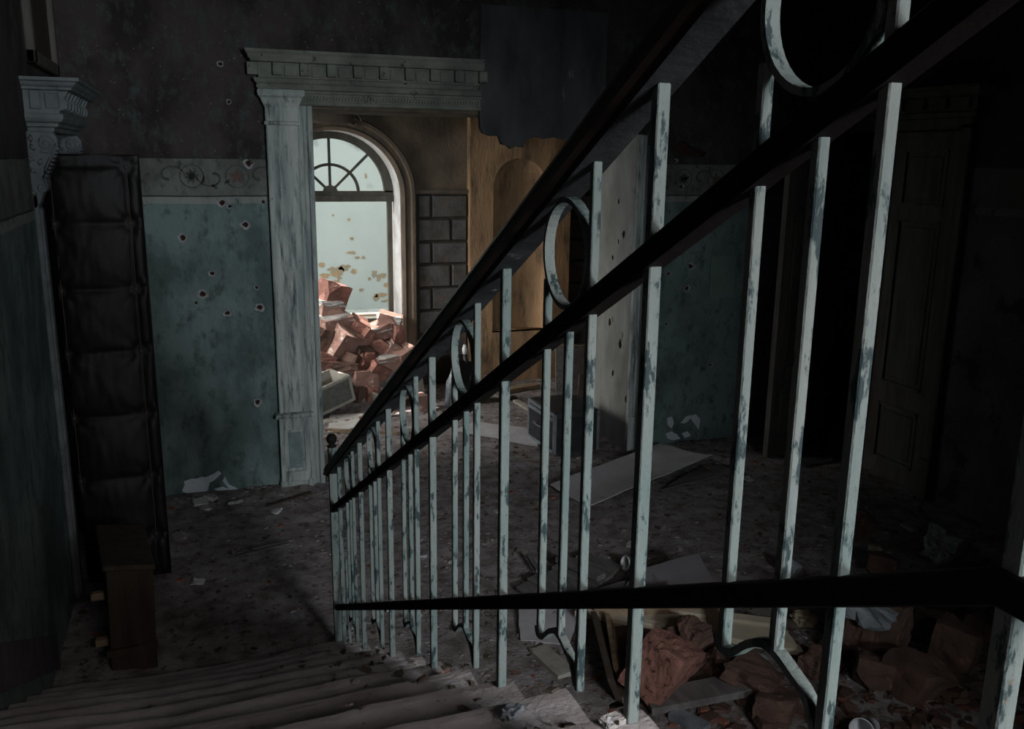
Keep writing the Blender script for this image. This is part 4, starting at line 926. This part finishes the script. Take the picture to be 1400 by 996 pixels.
# broken drawer with a lump of brick
bd = thing('broken_crate', 'broken brown wooden crate lying under the large red brick lump', 'crate', onz(890, 900), (0, 0, 0))
L0, L1, B0, B1, R1 = onz(842, 958, .0), onz(818, 862, .05), onz(820, 862, .05), onz(962, 846, .10), onz(985, 905, .05)
def board(a, b, h, t, nm, mt, lean=Vector((0, 0, 0))):
    d = (b - a).normalized(); nrm = Vector((-d.y, d.x, 0)).normalized() * t; u = Vector((0, 0, h)) + lean
    MB().hexa([a, b, b + nrm, a + nrm], [a + u, b + u, b + nrm + u, a + nrm + u]).build(nm, mt, bd, bevel=.003)
board(L1, L0, .12, .03, 'crate_side', m_dkwood, Vector((-.05, 0, 0)))
board(L1 + Vector((.07, 0, 0)), L0 + Vector((.07, .1, 0)), .10, .025, 'crate_slat', m_wood, Vector((-.04, 0, 0)))
board(B0 + Vector((0, .03, 0)), B1, .13, .022, 'crate_back', m_wood, Vector((0, .08, 0)))
board(B1, R1, .15, .022, 'crate_side', m_wood, Vector((.03, .0, 0)))
MB().hexa([L0 + Vector((0, 0, .01)), R1 + Vector((-.1, -.1, 0)), B1 + Vector((0, 0, .0)), B0], [L0 + Vector((0, 0, .02)), R1 + Vector((-.1, -.1, .012)), B1 + Vector((0, 0, .012)), B0 + Vector((0, 0, .012))]).build('crate_bottom', m_dkwood, bd)
loose('brick_lump', (905, 940), .03, (.27, .22, .26), (.3, .3, .6), mat('lump_brick', (.40, .19, .15), (.22, .105, .085), 6, .95, .8, 45, c3=(.34, .20, .17), c3s=7, c3t=.62, c4=(.10, .05, .04), c4s=22, c4t=.6), 'large broken lump of red brick lying in the broken crate', 'brick', 201, .065, 5, lift=.48, sub=3)
loose('brick_lump', (945, 892), .05, (.16, .14, .15), (.3, .2, .2), m_brick3, 'dark crumbling brick lump behind the large red one', 'brick', 202, .2, 3, lift=.9)
loose('brick_lump', (985, 930), .0, (.15, .15, .15), (.2, .3, .3), m_brick3, 'brown brick right of the large red lump', 'brick', 203, .1, 3)
loose('brick_lump', (1030, 945), .03, (.26, .22, .14), (.2, .1, .6), m_brick3, 'flat dark brick fragment under the scroll of the nearest balusters', 'brick', 204, .14, 3)
# cream moulded board
cbd = thing('cream_board', 'cream moulded board lying behind the broken crate', 'board', onz(950, 855))
c = [onz(785, 838, .10), onz(1100, 893, .08), onz(1066, 848, .12), onz(800, 815, .14)]
def strip_(t0, t1, dz, nm):
    p = [c[0].lerp(c[3], t0), c[1].lerp(c[2], t0), c[1].lerp(c[2], t1), c[0].lerp(c[3], t1)]; u = Vector((0, 0, dz))
    MB().hexa([v - Vector((0, 0, .02)) for v in p], [v + u for v in p]).build(nm, m_cream, cbd, bevel=.004)
strip_(0, .22, .012, 'board_edge'); strip_(.22, .74, .0, 'board_field'); strip_(.74, 1, .014, 'board_edge')
# individual lumps on the right
big = loose('mortared_brick', (1196, 905), .0, (.27, .24, .31), (.1, .25, .5), m_brick3, 'big brown brick block capped with grey mortar', 'brick', 205, .08, 3, lift=.45, sub=3)
q = MB(); rock(q, (-.03, -.01, .275), (.24, .22, .11), (.1, .25, .5), 206, .16, 3, 2); me = q.mesh('mortar_cap', mat('grey_mortar', (.36, .39, .41), (.22, .25, .26), 14, .95, .6, 60)); o = bpy.data.objects.new('mortar_cap', me); COL.objects.link(o); o.parent = big
RB = [((1272, 870), (.32, .22, .16), .1, m_brick3, 'long brown brick right of the mortar-capped block'), ((1300, 925), (.26, .24, .30), .5, m_brick3, 'brown brick block under the long brown brick'),
      ((1300, 830), (.26, .2, .16), .3, m_brick3, 'brick half-covered in grey beside the corner baluster'), ((1176, 736), (.14, .16, .24), .2, m_brick3, 'upright red-brown brick standing in the dark by the double door'),
      ((1207, 784), (.18, .2, .17), .6, m_brick3, 'squat brown brick lying before the upright one'), ((1190, 955), (.20, .2, .18), .9, m_brick3, 'brown brick chunk below the mortar-capped block'),
      ((1250, 965), (.34, .26, .22), .2, m_brick3, 'dark rubble block at the bottom right among the bricks'), ((1120, 930), (.18, .2, .13), .4, m_brick3, 'dark brick fragment between the two nearest balusters'),
      ((1060, 985), (.24, .2, .14), .7, m_brick3, 'dark brick fragment at the bottom edge by the stairs'), ((1345, 880), (.24, .2, .18), .3, m_brick3, 'brown brick behind the corner baluster'),
      ((985, 850), (.12, .10, .12), .3, m_brick3, 'small brick chip behind the top corner of the broken crate'), ((1145, 890), (.16, .15, .12), .6, m_brick3, 'small brown brick left of the mortar-capped block')]
for i, (pxy, sz, rz, mt, lb) in enumerate(RB): loose('brick', pxy, 0, tuple(v * .78 for v in sz), (.1 * i % .4, .2, rz), mt, lb, 'brick', 220 + i, .10, 3, 'bricks lying in the rubble right of the stairs')
loose('porous_lump', (1291, 768), 0, (.26, .22, .20), (.2, .5, .3), m_foam, 'large pale grey porous lump in the dark on the right', 'lump', 241, .14, 5, lift=.42, sub=3)
loose('porous_lump', (1080, 786), 0, (.10, .10, .10), (.2, .5, .3), m_foam, 'small grey porous lump beyond the railing', 'lump', 242, .14, 4)
for i, (x, y, s_, lb) in enumerate([(1098, 850, .12, 'pale yellow crumbly clump behind the cream board'), (1243, 828, .16, 'pale yellow crumbly clump above the long brown brick'), (1196, 752, .06, 'small whitish lump on the squat brick'), (1245, 820, .10, 'small yellowish crumb beside the larger pale clump')]):
    loose('crumbly_clump', (x, y), 0, (s_, s_ * .8, s_ * .5), (.2, .1, i), m_cream_crumb, lb, 'clump', 250 + i, .3, 3)
plank((885, 965), (1025, 955), .14, .035, m_greywood, 'dark plank lying below the large red brick lump', .02, zz=(.02, .05))
plank((735, 882), (775, 918), .10, .025, m_drawer, 'short pale board end lying near the scroll of the middle baluster', .02)
plank((920, 975), (965, 1000), .07, .03, m_trunkmetal, 'short grey metal strip beside the bottom stair slab', .02)
plank((1235, 712), (1252, 720), .05, .015, m_card, 'pale splinter on the dark floor near the double door')
sheet('floor_slab', [(1090, 640), (1140, 632), (1128, 616), (1088, 622)], (0, 0, 0, 0), .008, m_darkcard, 'dark scrap of board at the foot of the open leaf', 'scrap', 5, seed=18)
# plastic cups and bottle
def cup(px, rot, label, r=.042, h=.10, z=.03, mt=None):
    p = onz(*px, z); o = thing('plastic_cup', label, 'cup', (p.x, p.y, max(z, fh(p.x, p.y) + r * .9)), rot); local(o)
    MB().lathe([(.0, 0), (r * .72, 0), (r * .75, .01), (r, h), (r * 1.06, h), (r * 1.06, h + .006), (r * .98, h + .006), (r * .96, h), (r * .70, .014), (0, .014)], (0, 0, 0), 20).build('cup_body', mt or m_white, o, smooth=True); return o
cup((874, 772), (0, -1.35, .1), 'white plastic cup lying on its side beyond the board pallet')
cup((1190, 1000), (0, -1.3, .5), 'pale plastic cup lying at the bottom edge of the rubble', .05, .11, .1)
p = onz(1040, 905, .06)
bo = thing('plastic_bottle', 'clear plastic bottle lying in front of the cream board', 'bottle', (p.x, p.y, .07), (0, -1.5, .1)); local(bo)
MB().lathe([(0, -.02), (.03, -.02), (.034, 0), (.034, .13), (.028, .16), (.013, .185), (.013, .20), (0, .2)], (0, 0, 0), 16).build('bottle_body', mat('clear_plastic', (.3, .33, .36), (.24, .26, .28), 5, .15, .05, spec=.6), bo, smooth=True)
MB().lathe([(0, .2), (.016, .198), (.016, .218), (0, .22)], (0, 0, 0), 12).build('bottle_cap', m_white, bo)

# ------------------------------------------------------------------ things on the stairs
def onstep(x, y, k): return onz(x, y, RISE * k)
def stepbit(name, x, y, k, sz, ro, mt, label, cat, seed, rough=.15):
    p = onstep(x, y, k); q = MB(); rock(q, (p.x, p.y, RISE * k + sz[2] * .36), sz, ro, seed, rough, 3, 2); return tag(recentre(q.build(name, mt)), label, cat)
stepbit('brick_chip', 606, 938, 7, (.035, .035, .05), (.1, .2, .3), m_brick2, 'small pink brick chip standing on the stairs by the railing', 'brick', 260)
stepbit('plaster_chip', 515, 940, 6, (.10, .06, .03), (.1, .2, .3), m_mortar, 'cream plaster chip on a stair tread left of the brick chip', 'chip', 261, .3)
stepbit('plaster_chip', 842, 985, 11, (.045, .022, .008), (.1, .0, .3), m_mortar, 'flat plaster chip on the stair tread beside the thick baluster', 'chip', 262, .1)
stepbit('plaster_chip', 833, 990, 11, (.012, .012, .008), (.1, .0, .3), m_white, 'tiny white chip on the stair tread beside the thick baluster', 'chip', 263, .1)
q = MB(); p = onstep(700, 978, 10); rock(q, (p.x, p.y, RISE * 10 + .008), (.04, .022, .018), (.1, .2, .8), 265, .3, 2, 2); tag(recentre(q.build('crushed_can', m_trunkmetal)), 'crushed grey can lying on a lower stair tread', 'can')
tag(recentre(MB().box((.575, 1.08, 1.30), (.80, 1.36, 1.34), (.0, .06, .1)).box((.58, 1.10, -.02), (.72, 1.3, 1.30)).build('stone_slab', m_stone)), 'broken stone slab beside the stairs under the railing', 'slab') if False else None

# ------------------------------------------------------------------ uncountable litter
def chip(mb, p, s_, r):
    a = r.uniform(0, 6.28); c, sn = math.cos(a), math.sin(a); h = s_ * r.uniform(.2, .6); w_ = s_ * r.uniform(.4, 1)
    pts = [(-s_, -w_), (s_ * r.uniform(.3, 1), -w_ * r.uniform(.3, 1)), (s_, w_ * r.uniform(.2, 1)), (-s_ * r.uniform(.3, 1), w_)]
    tl = r.uniform(-.4, .4)
    bot = [Vector((p[0] + c * x - sn * y, p[1] + sn * x + c * y, p[2] - h * .3 + tl * x)) for x, y in pts]
    cen = sum(bot, Vector()) / 4; top = [cen + (v - cen) * .75 + Vector((0, 0, h)) for v in bot]
    mb.hexa(bot, top)
def litter(name, mt, n, smin, smax, label, seed, dens):
    r = random.Random(seed); q = MB(); cnt = 0
    while cnt < n:
        x, y = r.uniform(-.7, 4.9), r.uniform(2.4, 9.0)
        if x < .6 and y < 4.0: continue
        if 6.43 < y < 7.12 and (x < .82 or x > 3.38): continue
        if r.random() > dens(x, y): continue
        s_ = smin + (smax - smin) * r.random() ** 3
        chip(q, (x, y, fh(x, y)), s_, r); cnt += 1
    return tag(q.build(name, mt), label, 'litter', kind='stuff')
def dn(x, y):
    d = .35
    if y < 6.45 and (x < .7 or x > 3.5): d += .6 * math.exp(-((y - 6.4) / .3) ** 2)
    d += .6 * math.exp(-((x - 2.3) / 1.2) ** 2 - ((y - 3.4) / 1.0) ** 2)
    if x < .3: d *= .6
    return min(1, d)
litter('grey_rubble_chips', m_chip_g, 5000, .003, .024, 'grey rubble crumbs scattered over the hall floor', 1, dn)
litter('white_plaster_crumbs', m_chip_w, 420, .003, .02, 'white plaster crumbs scattered over the hall floor', 2, dn)
litter('brick_crumbs', m_chip_r, 900, .005, .035, 'red brick crumbs scattered in the rubble beyond the railing', 3, lambda x, y: min(1, 1.2 * math.exp(-((x - 2.3) / 1.0) ** 2 - ((y - 3.2) / .7) ** 2) + .9 * math.exp(-((x - 1.3) / .6) ** 2 - ((y - 8.4) / .5) ** 2) + .04))
litter('brown_rubble', m_brick3b, 420, .02, .075, 'brown brick rubble heaped on the floor right of the stairs', 9, lambda x, y: min(1, 1.3 * math.exp(-((x - 2.9) / .9) ** 2 - ((y - 2.75) / .42) ** 2)))
litter('dark_floor_litter', m_chip_d, 1700, .004, .028, 'dark wood and dirt litter over the hall floor', 4, dn)
r = random.Random(5); q = MB(); q2 = MB()
for i in range(900):
    k = r.randint(1, 12); e = r.random()
    x = .56 - abs(r.gauss(0, .16)) if e < .72 else r.uniform(-.7, .5); y = nosY(k) - r.uniform(.0, .26) if e < .3 else nosY(k) - .27 + abs(r.gauss(0, .05))
    if x < -.7: continue
    chip(q if r.random() < .7 else q2, (x, y, RISE * k + .004), .003 + .012 * r.random() ** 2.5, r)
tag(q.build('stair_dirt', m_chip_d), 'dark dirt and leaf crumbs lying along the stair treads', 'litter', kind='stuff')
tag(q2.build('stair_crumbs', m_chip_g), 'pale crumbs lying along the stair treads', 'litter', kind='stuff')
# larger plaster pieces fallen below the far wall
FP = [(275, 690, .10, 'pale fallen plaster piece below the bare patch, left one'), (290, 684, .09, 'pale fallen plaster piece directly below the bare patch'), (283, 697, .06, 'small pale plaster piece nearest the stairs below the bare patch'),
      (322, 689, .09, 'grey plaster piece right of the bare patch'), (378, 700, .07, 'pale plaster piece at the pilaster foot'), (245, 733, .09, 'grey lump on the floor right of the padded door'),
      (271, 797, .06, 'small pale flake on the shaded floor beside the box'), (620, 768, .05, 'white chip on the floor between the middle balusters'), (680, 700, .06, 'whitish flake on the floor beyond the railing'), (578, 760, .05, 'pale flake seen between the far balusters'),
      (862, 744, .07, 'pale crumpled scrap beyond the plastic cup'), (1022, 655, .07, 'whitish flake right of the large card sheet'), (713, 755, .06, 'grey stone on the floor left of the board pallet'), (612, 830, .06, 'white scrap on the floor behind the lower balusters')]
for i, (x, y, s_, lb) in enumerate(FP):
    loose('plaster_piece', (x, y), 0, (s_, s_ * .8, s_ * .25), (.2, .15, i), m_chip_w if i not in (5, 12) else m_chip_g, lb, 'plaster piece', 270 + i, .2, 3, 'fallen plaster pieces')
plank((330, 752), (400, 736), .03, .008, m_greywood, 'upper thin lath on the bare floor before the pilaster', .01)
plank((322, 760), (395, 742), .02, .008, m_greywood, 'lower thin lath on the bare floor before the pilaster', .01)
plank((365, 692), (425, 675), .03, .012, m_dkwood, 'dark lath lying at the foot of the pilaster', .01)
